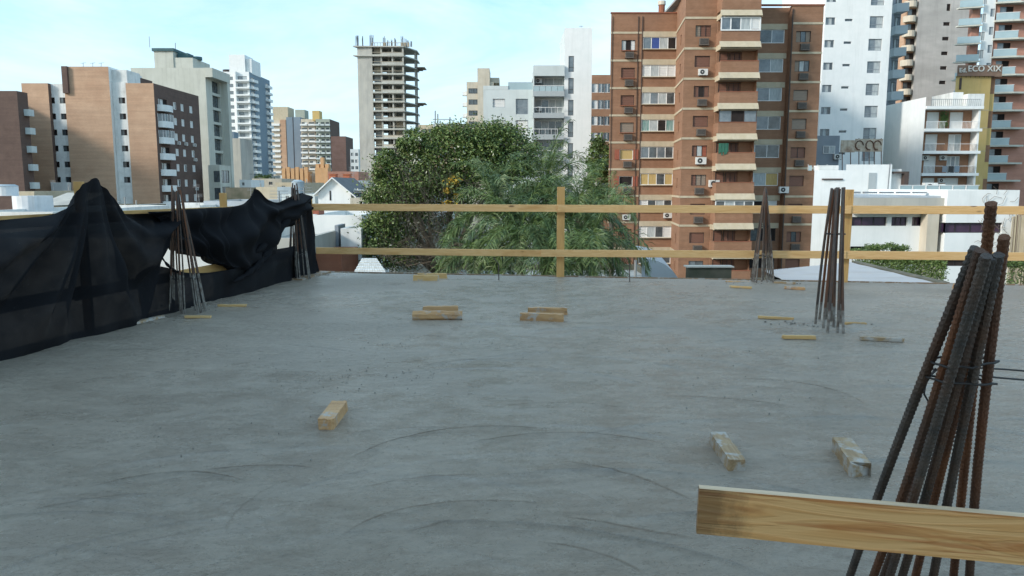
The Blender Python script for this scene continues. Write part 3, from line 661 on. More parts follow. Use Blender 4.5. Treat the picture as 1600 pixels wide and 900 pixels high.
# ============================================================ FAR MID BLOCKS
def simple(px0, px1, pt, D, dep, m, label, side=None, rows=0, cols=0, wf='glass_mid', frame='dark_frame', bal=None, rowsr=0, colsr=0, st=2.8, ww=1.3, wh=1.3, name='apartment_building', par=.4, balr=None, skip=0):
    r = thing(name, label, 'building', (X((px0+px1)/2, 290, D), D+dep/2, GZ))
    x0, x1 = X(px0, pt, D), X(px1, pt, D); zt = Z(pt, D); w = x1-x0; hf = []; hr = []; hl = []
    for i in range(rows):
        z = zt-2.2-st*i
        if z < GZ+1.5: break
        for j in range(cols):
            c = w*(j+.5)/cols; hf.append((c-ww/2, c+ww/2, z-wh/2, z+wh/2))
    for i in range(rowsr):
        z = zt-2.2-st*i
        if z < GZ+1.5: break
        for j in range(colsr):
            c = dep*(j+.5)/colsr; (hr if x1 < 0 else hl).append((c-ww/2, c+ww/2, z-wh/2, z+wh/2))
    FF, FR, FL = block(r, x0, x1, D, D+dep, zt, m, f=hf, r=hr, l=hl, mside=side, par=par)
    for k, h in enumerate(hf):
        if skip and k % cols < skip: pass
        win(FF, h, r, fills=[wf, 'glass'] if k % 3 else [wf, 'blind_white'], frame=frame, fw=.06)
        if bal: q = MB(); q.box(x0+h[0]-.5, x0+h[1]+.5, D-1.2, D-.01, h[2]-.5, h[2]+.35, bal); q.build('balcony', r)
    for h in hr or hl:
        F_ = FR if hr else FL
        win(F_, h, r, fills=[wf, 'glass'], frame=frame, fw=.06)
        if balr:
            a, b = F_.p(h[0]-.5, 0, .01), F_.p(h[1]+.5, 0, 1.2)
            q = MB(); q.box(min(a.x, b.x), max(a.x, b.x), min(a.y, b.y), max(a.y, b.y), h[2]-.5, h[2]+.35, balr); q.build('balcony', r)
    return r, x0, x1, zt
r, x0, x1, zt = simple(437, 446, 187, 420, 20, 'brick_tan', 'narrow tan tower with a cream roof box, just right of the tall white tower', rows=0)
q = MB(); q.box(X(423, 168, 421), X(447, 168, 421), 424, 436, zt-.3, Z(166, 421), 'cream'); q.build('roof_house', r)
q = MB(); q.box(X(423, 200, 421), x0-.05, 421, 436, GZ, zt-.3, 'beige'); q.build('wing', r)
for i in range(15):
    q = MB(); q.box(X(423, 200, 421), x0-.1, 419.6, 420.9, zt-3.2-2.8*i, zt-2.1-2.8*i, 'white_wall'); q.build('balcony', r)
r, x0, x1, zt = simple(447, 469, 183, 415, 16, 'blue_grey', 'plain blue grey slab of a building with a pale green roof house', rows=0)
q = MB(); q.box(X(457, 175, 415), X(472, 175, 415), 420, 428, zt-.3, Z(170, 415), 'green_panel'); q.build('roof_house', r)
q = MB(); q.box(X(457.6, 200, 415), X(458.6, 200, 415), 414.9, 415.1, GZ, zt, 'dark_frame'); q.build('joint', r)
simple(470, 492, 186, 400, 18, 'beige', 'beige tower with white balconies right of the blue grey slab', side='brick_pink', rows=18, cols=2, bal='white_wall', wf='glass', ww=3)
r, x0, x1, zt = simple(493, 515, 186, 395, 22, 'green_panel', 'greenish grey tower with a yellow roof house, left of the plain red brick block', side='brick_brown', rows=18, cols=3, bal='grey_white', wf='glass', ww=1.7)
q = MB(); q.box(X(488, 180, 398), X(499, 180, 398), 398, 404, zt-.5, Z(173, 398), 'yellow_wall'); q.build('roof_house', r)
simple(517, 540, 213, 350, 16, 'brick_pink', 'plain red brick block left of the unfinished tower', side='brick_brown', rows=0)
simple(547, 560, 233, 330, 10, 'white_wall', 'narrow white block at the foot of the unfinished tower', side='grey_white', rows=5, cols=2, ww=1.2)

# ============================================================ UNFINISHED TOWER
def unfinished():
    D = 254.0; r = thing('unfinished_tower', 'unfinished concrete tower with open floors and rebar on top', 'building', (X(605, 290, D), D+10, GZ))
    x0, xw, xm, x2 = X(558, 75, D), X(581, 75, D), X(595, 75, D), X(631, 75, D)
    S_ = 2.9; zt = Z(72, D); n = int((zt-GZ)/S_)
    xr = x2+1.9; y2 = D+15; w = MB()
    w.box(x0, xw, D, D+1.0, GZ, zt, 'concrete'); w.box(x0, x0+.5, D+1, D+14, GZ, zt, 'concrete'); w.build('shear_wall', r)
    c = MB(); c.box(xm+.5, xm+6, D+8, D+14, GZ, zt, 'concrete'); c.build('core_wall', r)
    for k in range(n+1):
        z = zt-S_*k; e = 2.0 if k in (0, 1) else 0
        q = MB(); pts = [(x0-e*.6 if e else xw-.05, D-.8 if e else D-.15), (x2, D-.3), (xr+1.4, D+8), (xr+1.4, y2), (x0, y2), (x0, D+3)] if e else [(xw+.02, D-.4), (x2, D-.4), (xr+1.2, D+8), (xr+1.2, y2), (x0+.6, y2), (x0+.6, D+1.1), (xw+.02, D+1.1)]
        if not e: q.prism(pts[:5]+[(x0+.6, D+1.1), (xw+.02, D+1.1)], z-.28, z, 'concrete')
        else: q.prism(pts, z-.35, z, 'concrete')
        q.build('floor_slab', r)
        if k in (2, 6):
            q = MB(); q.box(x2+2.4, xr+3.8, D+8, D+14, z+.3, z+.5, 'sand_bricks'); q.box(x2+2.4, x2+4.5, D+8, D+14, z, z+.3, 'metal_pipe'); q.build('loading_platform', r)
        if k == 0: continue
        q = MB(); q.box(xw+.03, x2, D-.35, D-.25, z+.05, z+.25, 'concrete_pale'); q.box(xw+.03, x2, D-.35, D-.27, z+.85, z+1.0, 'sand_bricks'); q.box(xm+.3, x2-.2, D-.33, D-.26, z+.26, z+.80, 'beige' if k > 8 else 'concrete') if k % 3 else None
        q.build('guard_rail', r)
        # masonry infill
        q = MB()
        if k > 8: q.box(x2-3.4, x2-.2, D+3, D+3.2, z, z+S_-.3, 'sand_bricks')
        q = (q.build('brick_infill', r), MB())[1] if k > 8 else q; q.box(xw+.3, xm-.4, D+1.6, D+1.8, z, z+S_-.3, 'sand_bricks' if k % 2 else 'roof_grey'); q.build('brick_infill', r)
    for (cx, cy) in ((xm, D+.3), (xm+1.8, D+4), (xm+3.6, D+.4+4), (x2-3.8, D+.3), (x2-.4, D+.2), (x2-1.5, D+5), (xr+.6, D+8.5), (xr+.6, D+12.5), (x0+.9, D+13)):
        q = MB(); q.box(cx-.25, cx+.25, cy, cy+.55, GZ, zt-.3, 'concrete'); q.build('column', r)
    for px, h, w in ((559, 3.6, .5), (562, 3.3, .5), (568, 3.1, .3), (581, 3.5, .5), (584, 3.3, .4), (602, 3.2, .5), (608, 2.0, .4), (613, 2.2, .4), (619, 2.4, .3), (629, 3.0, .5), (634, 2.4, .5), (639, 1.8, .4), (644, 1.6, .4)):
        q = MB(); x = X(px, 72, D+3)
        for i in range(6): a = rnd.uniform(-w, w); q.tube([(x+a, D+1+rnd.uniform(0, .8), zt), (x+a*.8, D+1.4, zt+h*rnd.uniform(.8, 1.15))], .07, 'rust_grey', 3)
        q.box(x-.35, x+.35, D+1.0, D+1.6, zt, zt+1.3, 'sand_bricks') if px in (602, 629, 634, 639) else None
        q.build('rebar', r)
    q = MB(); q.box(x0, xr, D-.2, D-.1, zt+.1, zt+1.1, 'metal_pipe') if 0 else q.box(xw, x2+1, D-.3, D-.2, zt+.9, zt+1.05, 'sand_bricks')
    for i in range(12): xx = xw+(x2-xw)*i/11; q.box(xx-.06, xx+.06, D-.28, D-.2, zt, zt+.9, 'sand_bricks')
    q.build('guard_rail', r)
unfinished()
simple(650, 677, 195, 300, 18, 'cream', 'cream building poking out between the unfinished tower and the big tree', rows=3, cols=3)
r, x0, x1, zt = simple(677, 708, 193, 280, 14, 'white_wall', 'small white building with an antenna mast above the big tree', rows=2, cols=3)
q = MB()
for px, pt in ((680, 173), (684, 178), (703, 183)): q.tube([at(px, 194, 284), at(px, pt, 284)], .22, 'steel', 4)
q.box(X(676, 183, 284), X(706, 183, 284), 283.9, 284.2, Z(187, 284), Z(186, 284), 'steel'); q.build('antenna', r)

# ============================================================ PALE TOWER + GREY WHITE BUILDING
def pale_pair():
    D = 200.0; r = thing('apartment_building', 'narrow pale tower with small dark windows behind the light grey balcony building', 'building', (X(745, 290, D), D+6, GZ))
    x0, x1 = X(729, 128, D), X(771, 128, D); zt = Z(128, D); h = []
    for i in range(9):
        z = zt-2.3-2.75*i
        for px, w in ((736, 1.3), (744, 1.3)): u = X(px, 150, D)-x0; h.append((u-w/2, u+w/2, z-.6, z+.7))
    F1, _, FL = block(r, x0, x1, D, D+14, zt, 'beige', f=h, mside='beige', par=.4)
    for q in h: win(F1, q, r, fills=['glass', 'glass'], frame='dark_frame')
    q = MB(); q.box(X(746, 107, D), X(765, 107, D), D-.5, D+8, zt-25, Z(107, D), 'beige'); q.build('stair_tower', r)
    q = MB(); q.box(X(765, 128, D), X(780, 128, D), D+2, D+8, zt, Z(126, D)+1, 'beige'); q.build('roof_house', r)
    for i in range(9): q = MB(); q.box(x0-1.2, x0-.02, D+1, D+3, zt-3.2-2.75*i, zt-2.2-2.75*i, 'white_wall'); q.build('balcony', r)
    # building with balconies
    D = 104.0; r = thing('apartment_building', 'light grey building with stacked balconies and a tall blind shaft, behind the palms', 'building', (X(850, 290, D), D+7, GZ))
    xa, xb = X(755, 135, D), X(833, 105, D); S_ = 2.78
    zA = Z(140, D); hA = []
    for i in range(9):
        zc = Z(161, D)-S_*i
        hA += [(X(770, 160, D)-xa, X(789, 160, D)-xa, zc-.55, zc+.55) if i < 9 else None, (X(806, 165, D)-xa, X(825, 165, D)-xa, zc-1.45, zc+.55)]
    FA, _, _ = block(r, xa, xb, D, D+14, zA, 'grey_white', f=hA, par=.8)
    for i, q in enumerate(hA): win(FA, q, r, fills=['blind_white'] if i in (0, 2, 3) else ['glass_mid'], frame='grey_paint', inset=.15, transom=0.45 if i % 2 else 0)
    q = MB(); q.box(xa, X(794, 135, D), D-.02, D+6, zA, Z(134, D), 'grey_white'); q.build('roof_house', r)
    q = MB(); q.box(X(794, 135, D), xb, D+.1, D+.13, zA, zA+.9, 'glass_rail'); q.box(X(794, 135, D), xb, D+.09, D+.15, zA+.9, zA+.95, 'steel'); q.build('glass_guard', r)
    xs0, xs1 = X(882, 45, D), X(925, 45, D)
    zB = Z(104, D)
    # shaft with the column of slit windows
    hS = []
    zw0 = Z(101, D)
    for i in range(9):
        z = zw0-2.8*i; u = X(892, 100, D)-xs0; hS.append((u-.35, u+.35, z-1.0, z+1.0))
    FS, _, _ = block(r, xs0, xs1, D-.6, D+10, Z(45, D), 'white_wall', mside='grey_white', ml='grey_white', f=hS, par=.5)
    for q in hS: win(FS, q, r, fills=['glass_mid'], frame='dark_frame', inset=.1, transom=.28)
    q = MB(); q.tube([at(908, 45, D+2), at(908, 40, D+2)], .04, 'steel', 4); q.tube([at(905, 41, D+2), at(911, 41, D+2)], .03, 'steel', 4); q.build('antenna', r)
    # balcony bay
    FB_ = Face(xb, D+.4); hB = []
    zt0 = Z(121, D)
    for i in range(9):
        z = zt0-S_*i; hB.append((.25, xs0-xb-.15, z-2.3, z))
    m = MB(); wall(m, FB_, 0, xs0-xb, GZ, zB, 'grey_white', hB, .3); m.build('bay_wall', r)
    q = MB(); q.box(xb, xs0, D-1.1, D+10, zt0+.05, zB, 'grey_white'); q.build('bay_top', r)
    for i, h in enumerate(hB):
        z = h[2]
        win(FB_, h, r, fills=(['curtain', 'curtain', 'curtain'], ['curtain', 'glass_mid', 'curtain', 'curtain'], ['glass', 'curtain', 'glass', 'glass'], ['curtain', 'glass_mid', 'curtain'])[i % 4], fw=.06, inset=.25)
        q = MB(); q.box(xb-.05, xs0-.02, D-1.15, D+.38, z-.25, z-.0, 'grey_trim'); q.box(xb-.05, xs0-.02, D-1.15, D-1.03, z, z+.42, 'grey_trim'); q.build('balcony', r)
        q = MB(); q.box(xb, xs0-.05, D-1.11, D-1.07, z+.42, z+1.05, 'glass_rail') if i in (0,) else None
        for t in range(6): x = xb+(xs0-xb-.1)*t/5; q.box(x-.02, x+.02, D-1.11, D-1.06, z+.42, z+1.1, 'white_frame')
        q.box(xb-.03, xs0-.04, D-1.12, D-1.05, z+1.08, z+1.14, 'white_frame'); q.build('railing', r)
        if i < 2: acunit(Face(xb, D+.38), .75, z+(1.6 if i == 0 else .8), r)
    q = MB(); q.box(xb-.02, xb+.12, D-1.1, D+.4, GZ, zt0, 'grey_white'); q.build('side_fin', r)
pale_pair()
simple(925, 955, 117, 135, 10, 'brick_red', 'red brick block glimpsed between the white shaft and the big brick block', rows=7, cols=3, frame='white_frame', ww=1.2, wh=1.5, st=2.75)

# ============================================================ WHITE SLAB TOWER (right)
def white_right():
    D = 100.0; r = thing('apartment_building', 'tall flat white block with rows of small windows, right of the big brick block', 'building', (X(1335, 290, D), D+8, GZ))
    x0, x1 = X(1287, 60, D), X(1391, 60, D); zt = Z(-90, D); S_ = 2.75; h = []; kinds = []
    zr = Z(33, D)+S_*3
    for i in range(13):
        z = zr-S_*i
        for a, b, c, d, k in ((1287, 1302, -.45, .45, 0), (1317, 1329, -.02, .28, 1), (1356, 1377, -.85, .6, 2)):
            u0 = X(a, 33, D)-x0; u1 = X(b, 33, D)-x0; h.append((u0+.25, u1+.25, z+c, z+d)); kinds.append(k)
    FF, FR, FL = block(r, x0, x1, D, D+16, zt, 'white_wall', f=h, par=.5)
    for q, k in zip(h, kinds): win(FF, q, r, fills=[['glass_mid', 'curtain', 'glass'], ['glass'], ['glass_mid', 'curtain']][k], frame='grey_paint', inset=.14, transom=.33 if k == 2 else 0, fw=.05)
    q = MB(); q.box(X(1275, 240, D-8), X(1311, 240, D-8), D-8, D-.05, GZ, Z(212, D-8), 'grey_paint'); q.build('annex', r)
    Fx = Face(X(1275, 240, D-8), D-8)
    win(Fx, (.8, 2.2, Z(240, D-8), Z(228, D-8)), r, fills=['glass_mid', 'curtain'], inset=-.05)
    acunit(Fx, 2.5, Z(249, D-8), r, s=1.1)
white_right()
def grey_right():
    D = 112.0; r = thing('apartment_building', 'grey strip of angled balconies against the right side of the tall white block', 'building', (X(1405, 290, D), D+4, GZ))
    x0, x1 = X(1393, 60, D), X(1411, 60, D)
    block(r, x0+.6, x1, D+1, D+9, Z(-60, D), 'grey_paint', par=.3)
    for i in range(12):
        z = Z(20, D)+6-3.0*i
        q = MB(); q.prism([(x0+.2, D-.6), (x1, D-1.2), (x1, D+.98), (x0+.2, D+.98)], z, z+1.15, 'grey_trim'); q.build('balcony', r)
        win(Face(x0+.7, D+.98), (.1, x1-x0-.8, z+1.3, z+2.6), r, fills=['curtain', 'glass'], frame='dark_frame', inset=-.03)
    D = 158.0; r = thing('apartment_building', 'bare grey concrete tower with tiny windows and rounded beige balconies', 'building', (X(1465, 290, D), D+8, GZ))
    x0, x1 = X(1432, 60, D), X(1512, 60, D); zt = Z(-80, D); h = []
    for i in range(18):
        z = Z(17, D)+6.0-2.83*i; u = X(1482.5, 17, D)-x0; h.append((u-.9 if i != 2 else u-.45, u+.4 if i != 2 else u+.3, z-.35, z+.35 if i != 2 else z+1.0))
    FF, FR, FL = block(r, x0, x1, D, D+20, zt, 'concrete_grey', f=h, par=.3, xb0=x0+2)
    for q in h: win(FF, q, r, fills=['dark_room'], frame='dark_frame', inset=.2)
    xb = X(1412, 60, D)
    q = MB(); q.box(xb+.6, x0-.02, D+1, D+8, GZ, zt, 'brick_tan'); q.build('bay_wall', r)
    for i in range(18):
        z = Z(30, D)+8-2.83*i; n = 8; c = (xb+x0)/2; w = (x0-xb)/2
        q = MB(); pts = [(c-w*math.cos(math.pi*t/n)*.98, D+.9-1.5*math.sin(math.pi*t/n)) for t in range(n+1)]
        q.prism(pts, z, z+1.15, 'beige' if i < 9 else 'yellow_wall'); q.build('balcony', r)
        win(Face(xb+.7, D+.99), (.2, 2.0, z+1.2, z+2.6), r, fills=['glass', 'dark_room'], frame='dark_frame', inset=-.03)
grey_right()
def right_tower():
    D = 125.0; r = thing('apartment_building', 'pink brick tower with slanted glass balconies and a white stripe, at the right edge', 'building', (X(1565, 290, D), D+8, GZ))
    x0, xw0, xw1, x1 = X(1520, 60, D), X(1533, 60, D), X(1552, 60, D), X(1720, 60, D); zt = Z(-60, D)
    h = []
    for i in range(14):
        z = Z(28, D)+5.5-2.75*i
        u = X(1537, 28, D)-xw0; h += [(u-.5, u+.4, z-.65, z+.65), (u+1.0, u+1.7, z+.2, z+1.4)]
    block(r, x0, xw0-.02, D+.6, D+1.5, zt, 'brick_pink', par=.3)
    FF, _, _ = block(r, xw0, xw1-.02, D, D+2.0, zt, 'white_wall', f=h, par=.3, xb0=xw0*(D+2)/D+.02)
    for q in h: win(FF, q, r, fills=['glass_mid', 'curtain'], frame='grey_paint')
    hb = []
    for i in range(14): z = Z(20, D)+5.9-2.75*i; hb.append((.9, 3.0, z-1.5, z+.6))
    F2, _, _ = block(r, xw1, x1, D+.3, D+14, zt, 'brick_pink', f=hb, par=.3, xb0=xw1*(D+14)/(D+.3)+.2)
    for i, q in enumerate(hb):
        z = q[2]
        win(F2, q, r, fills=['glass_mid', 'dark_room'], frame='dark_frame')
        b = MB(); b.prism([(xw1-.1, D+.28), (xw1-.1, D-.4), (xw1+3.2, D-1.3), (xw1+5.5, D-1.1), (xw1+5.5, D+.28)], z-.35, z-.08, 'concrete_pale'); b.build('balcony_slab', r)
        b = MB(); b.prism([(xw1+.0, D-.32), (xw1+3.1, D-1.2), (xw1+3.2, D-1.1), (xw1+.08, D-.22)], z-.08, z+.95, 'glass_rail'); b.prism([(xw1-.02, D-.34), (xw1+3.15, D-1.24), (xw1+3.25, D-1.14), (xw1+.06, D-.24)], z+.952, z+1.02, 'white_frame'); b.build('balcony_glass', r)
        b = MB(); b.prism([(x0-2.4, D+.2), (xw0-.4, D-.9), (xw0-.4, D+.58), (x0-2.4, D+.9)], z-1.0, z-.8, 'concrete_pale'); b.prism([(x0-2.3, D+.1), (xw0-.6, D-.85), (xw0-.6, D-.75), (x0-2.3, D+.2)], z-.8, z+.2, 'glass_rail'); b.build('balcony', r)
right_tower()

# ============================================================ YELLOW BUILDING WITH SIGN
def yellow():
    D = 112.0; r = thing('apartment_building', 'yellow block with a brown roof sign reading Ed. ECO XIX', 'building', (X(1522, 290, D), D+6, GZ))
    x0, x1, x2 = X(1494, 120, D), X(1549, 120, D), X(1559, 120, D); zt = Z(119, D)
    block(r, x0, x1, D, D+5, zt, 'yellow_wall', par=.3, xb0=x0*(D+5)/D+.1)
    S_ = 2.4
    for i in range(12):
        q = MB(); q.box(x1+.02, x2, D+.5, D+4.9, zt-S_*(i+1), zt-S_*i-.01, 'yellow_wall' if i % 2 else 'brick_red'); q.build('wall_panel', r)
    q = MB(); q.box(x0+.5, x0+.8, D-.1, D-.01, Z(140, D), Z(122, D), 'metal_pipe'); q.build('vent_pipe', r)
    for z in (Z(172, D), Z(200, D), Z(236, D)):
        q = MB(); q.box(x0, x1, D-.04, D-.005, z-.04, z+.04, 'cream'); q.build('joint', r)
    s = MB(); n = 10; a, b = X(1497, 110, D-.3), X(1565, 110, D-.3); z0, z1 = Z(119, D-.3), Z(102, D-.3)
    s.box(a, b-1.0, D-.45, D-.25, z0, z1, 'sign_brown'); s.box(b-1.0, b, D-.45, D+3, z0-.1, z1+.1, 'sign_brown')
    for t in range(9): x = a+(b-a-1)*t/8; s.tube([(x, D-.15, z0-.2), (x, D-.15, z1)], .04, 'rust_grey', 4)
    sg = s.build('sign_board', r)
    def text(body, px, py, size, ext=.04):
        cu = bpy.data.curves.new('t', 'FONT'); cu.body = body; cu.size = size; cu.extrude = ext; cu.offset = .012; cu.space_character = 1.06
        o = bpy.data.objects.new('t', cu); COL.objects.link(o); bpy.context.view_layer.update()
        me = bpy.data.meshes.new_from_object(o.evaluated_get(bpy.context.evaluated_depsgraph_get())); bpy.data.objects.remove(o)
        me.materials.clear(); me.materials.append(MATS['letter_white'])
        q = bpy.data.objects.new('lettering', me); COL.objects.link(q); q.parent = sg
        q.rotation_euler = (R(90), 0, 0); q.location = at(px, py, D-.52) - WL(sg)
    text('ECO XIX', 1512, 111.5, 1.13, .06); text('Ed.', 1498.5, 113, .85, .05)
yellow()

# ============================================================ WHITE + BRICK APARTMENTS (right middle)
def white_brick():
    D = 96.0; r = thing('apartment_building', 'low white building with brick red panels and railed balconies, in front of the yellow block', 'building', (X(1470, 290, D), D+8, GZ))
    x0, x1 = X(1446, 170, D), X(1533, 170, D); zt = Z(166, D); S_ = Z(169, D)-Z(204, D)
    h = []; w = x1-x0
    for i in range(7):
        z = zt-.35-S_*i; h += [(w*.14, w*.36, z-S_+.15, z-.25), (w*.56, w*.80, z-S_+.15, z-.25)]
    FF = Face(x0, D+1.3)
    m = MB(); wall(m, FF, .2, w-.3, GZ, zt, 'brick_red', h, .15); m.build('wall', r)
    for i, q in enumerate(h): win(FF, q, r, fills=(['blind_white'], ['blind_white'], ['blind_white'], ['blind_white', 'curtain'], ['blind_white'], ['curtain', 'glass_mid', 'curtain'])[i % 6], fw=.08)
    s = MB(); s.prism([(X(1400, 165, D+22), D+22), (x0, D), (x0, D+12), (X(1400, 165, D+22)+.5, D+22)][::1], GZ, zt+1.1, 'white_wall'); s.build('side_wall', r)
    s = MB(); s.box(x1-.25, x1, D, D+12, GZ, zt, 'white_wall'); s.box(x0+.02, x1-.27, D+1.5, D+12, zt-.3, zt, 'roof_grey'); s.build('end_wall', r)
    for i in range(8):
        z = zt-S_*i
        q = MB(); q.box(x0+.02, x1+.2, D-.25, D+1.28, z-.35, z, 'white_wall'); q.build('balcony_slab', r)
        if i == 0: continue
        q = MB()
        for (a, b) in ((w*.02, w*.38), (w*.46, w*.98)):
            q.box(x0+a, x0+b, D-.2, D-.16, z+.82, z+.87, 'white_frame')
            for t in range(int((b-a)/.16)): q.box(x0+a+.16*t, x0+a+.16*t+.03, D-.19, D-.17, z, z+.82, 'white_frame' if i < 2 else 'metal_pipe')
        q.build('railing', r)
    q = MB(); q.box(x0+w*.1, x1-.2, D-.1, D-.05, zt+.8, zt+.86, 'steel')
    for t in range(26): xx = x0+w*.1+(w*.88)*t/25; q.box(xx-.02, xx+.02, D-.09, D-.06, zt, zt+.8, 'steel')
    q.build('roof_railing', r)
    q = MB(); q.box(X(1489, 150, D+4), X(1505, 150, D+4), D+4, D+9, zt, Z(144, D+4), 'white_old'); q.box(X(1505, 150, D+4)+.02, X(1531, 150, D+4), D+3, D+9, zt, Z(148, D+4), 'white_old'); q.build('roof_house', r)
    acunit(FF, 1.0, zt-S_*3+1.6, r); acunit(FF, w*.47, zt-S_*3+1.6, r); acunit(FF, w*.47, zt-S_*4+1.5, r)
    q = MB()
    for t in range(3): q.box(x0+w*.36+.75*t, x0+w*.36+.75*t+.6, D-.3, D-.24, zt-S_*3+.1, zt-S_*3+.85, ('grey_paint', 'fan_dark', 'blue_grey')[t])
    q.build('laundry', r)
    q = MB()
    for t in range(60):
        q.tube([(x0+w*.43+rnd.uniform(-.5, .5), D+1.1+rnd.uniform(-.1, .1), zt-S_+.1+rnd.uniform(0, 2.2)), (x0+w*.43+rnd.uniform(-.6, .6), D+1.0, zt-S_+.1+rnd.uniform(0, 2.2))], .05, 'leaf_b', 3)
    q.build('climbing_plant', r)
white_brick()

# ============================================================ LOW BUILDINGS ON THE RIGHT
def right_low():
    # tall white side wall beside the brick block
    D = 60.5; r = thing('house', 'blank white party wall building between the brick block and the modern house', 'building', (X(1292, 290, D), D+5, GZ))
    x0, x1 = X(1271, 300, D), X(1329, 300, D)
    block(r, x0, x1, D, D+3.5, Z(266, D), 'white_wall', par=.3, xb0=x0*(D+3.5)/D+.1)
    q = MB(); q.box(x0+.5, X(1312, 280, D), D+.3, D+1.5, Z(266, D), Z(246, D)-.6, 'white_old'); q.build('roof_house', r)
    q = MB(); q.box(x0+.6, x1-.7, D-.12, D-.01, Z(281, D), Z(279, D), 'metal_pipe'); q.build('ledge', r)
    for px, w in ((1272, 6), (1287, 10), (1302, 9)):
        q = MB(); q.box(X(px, 262, D), X(px+w, 262, D), D+1.2, D+1.26, Z(266, D), Z(258, D), 'glass_rail'); q.tube([(X(px, 262, D), D+1.2, Z(266, D)), (X(px, 262, D), D+1.2, Z(256, D))], .03, 'steel', 4); q.build('glass_guard', r)
    D = 75.0; r = thing('house', 'bright white roof building with a closed door and a glass terrace rail', 'building', (X(1370, 290, D), D+5, GZ))
    block(r, X(1322, 260, D), X(1394, 260, D), D, D+6, Z(257, D), 'white_wall', par=.3, xb0=X(1322, 260, D)*(D+6)/D+.1)
    q = MB(); q.box(X(1357, 280, D), X(1369, 280, D), D-.06, D-.005, Z(300, D), Z(270, D), 'grey_trim'); q.build('door', r)
    q = MB(); q.tube([at(1391, 255, D-.3), at(1387, 300, D-.3)], .06, 'steel', 5); q.build('downpipe', r)
    q = MB(); q.box(X(1394, 280, D)+.02, X(1412, 280, D), D+.5, D+8, GZ, Z(264, D), 'white_old'); q.box(X(1396, 270, D), X(1419, 270, D), D-.2, D+.4, Z(271, D), Z(268, D), 'metal_pipe'); q.box(X(1412, 270, D), X(1419, 270, D), D-.2, D+.4, Z(292, D), Z(271, D), 'metal_pipe'); q.build('wing', r)
    b = MB(); xa, xb = X(1390, 290, D-1), X(1512, 290, D-1)
    b.box(xa, xb, D-3, D+.3, GZ, Z(301, D-1), 'white_wall'); b.build('terrace', r)
    for t in range(6):
        a, c = xa+(xb-xa)*t/6, xa+(xb-xa)*(t+1)/6
        q = MB(); q.box(a+.1, c-.1, D-2.9, D-2.86, Z(301, D-1), Z(290, D-1), 'glass_rail'); q.box(a, c, D-2.92, D-2.84, Z(290, D-1)+.01, Z(289, D-1), 'white_frame'); q.box(a-.03, a+.03, D-2.93, D-2.83, Z(301, D-1), Z(290, D-1), 'white_frame'); q.build('glass_guard', r)
    acunit(Face(X(1462, 290, D-1), D+.3), 0, Z(301, D-1)+.1, r, s=1.5); acunit(Face(X(1476, 290, D-1), D+.3), 0, Z(301, D-1)+.1, r, s=1.3)
    # rusty hoarding
    D = 84.0; r = thing('hoarding', 'rust streaked old hoarding panel on thin posts, above the white roofs', 'sign', (X(1345, 290, D), D, Z(262, D)))
    x0, x1 = X(1314, 228, D), X(1379, 228, D)
    m = MB(); m.box(x0, X(1336, 228, D), D, D+.1, Z(238, D), Z(219, D), 'rusty_sign'); m.box(X(1336, 228, D)+.02, x1, D-.02, D+.08, Z(237, D), Z(217, D), 'rusty_sign'); m.build('panel', r)
    for k, px in enumerate((1343, 1359, 1371)):
        q = MB(); c = at(px, 227, D-.08); pts = [c+Vector((.42*math.cos(a), 0, .5*math.sin(a))) for a in [R(40*i) for i in range(8)]]; q.tube(pts, .06, 'rust', 4); q.build('ring_stain', r)
    for px in (1316, 1329, 1342, 1350, 1358, 1366, 1377): q = MB(); q.tube([at(px, 275, D+.2), at(px, 216 if px > 1336 else 220, D+.2)], .05, 'rust', 4); q.build('post', r)
    # modern house
    D = 52.0-4; r = thing('modern_house', 'modern white house with dark strip windows and a beige fascia, behind the hedge', 'house', (X(1450, 290, D), D+4, GZ))
    xa, xm, xn, xb = X(1327, 340, D), X(1398, 340, D), X(1464, 340, D), X(1590, 340, D-1)
    Dr = D-1.0
    h = []
    for a, b in ((1329, 1386), (1393, 1418), (1425, 1446)): h.append((X(a, 346, D)-xa, X(b, 346, D)-xa, Z(353, D), Z(339, D)))
    h2 = [(X(1471, 356, Dr)-xn, X(1566, 356, Dr)-xn, Z(364, Dr), Z(348, Dr)), (X(1466, 410, Dr)-xn, X(1520, 410, Dr)-xn, Z(416, Dr), Z(405, Dr))]
    h += [(X(1326, 390, D)-xa+.1, X(1378, 390, D)-xa, Z(394, D), Z(385, D)), (X(1391, 390, D)-xa, X(1416, 390, D)-xa, Z(394, D), Z(387, D))]
    F1, _, _ = block(r, xa, xn-1.0, D, D+9.5, Z(334, D), 'white_wall', f=h, par=0, depth=.3, xb0=xa*(D+9.5)/D+.1)
    for q in h[:3]: win(F1, q, r, fills=['glass_purple']*3, frame='dark_frame', inset=.2, fw=.04)
    for q in h[3:]: win(F1, q, r, fills=['dark_room'], frame='dark_frame', inset=.2, fw=.03)
    q = MB(); q.prism([(xa-.1, D-.7), (xn-.02, D-.7), (xn-.02, D+9.6), (xa*(D+9.6)/D, D+9.6)], Z(334, D)+.01, Z(309, D), 'concrete'); q.build('fascia', r)
    q = MB(); q.prism([(xa, D-.3), (xn-.03, D-.3), (xn-.03, D+9), (xa*(D+9)/D+.1, D+9)], Z(309, D)+.01, Z(298, D)-.3, 'zinc'); q.build('roof_upstand', r)
    q = MB(); q.box(xn-1.0, xn-.3, D-.8, D+1, GZ, Z(334, D), 'beige'); q.build('pier', r)
    for t in range(5): q = MB(); a = at(1335+26*t, 301, D+1); q.box(a.x-.4, a.x+.4, D+1, D+1.3, a.z-.05, a.z+.06, 'steel'); q.build('bracket', r)
    F2, _, _ = block(r, xn, xb, Dr, D+9.5, Z(297, Dr), 'white_wall', f=h2, par=.3, depth=.3, name='end_wall')
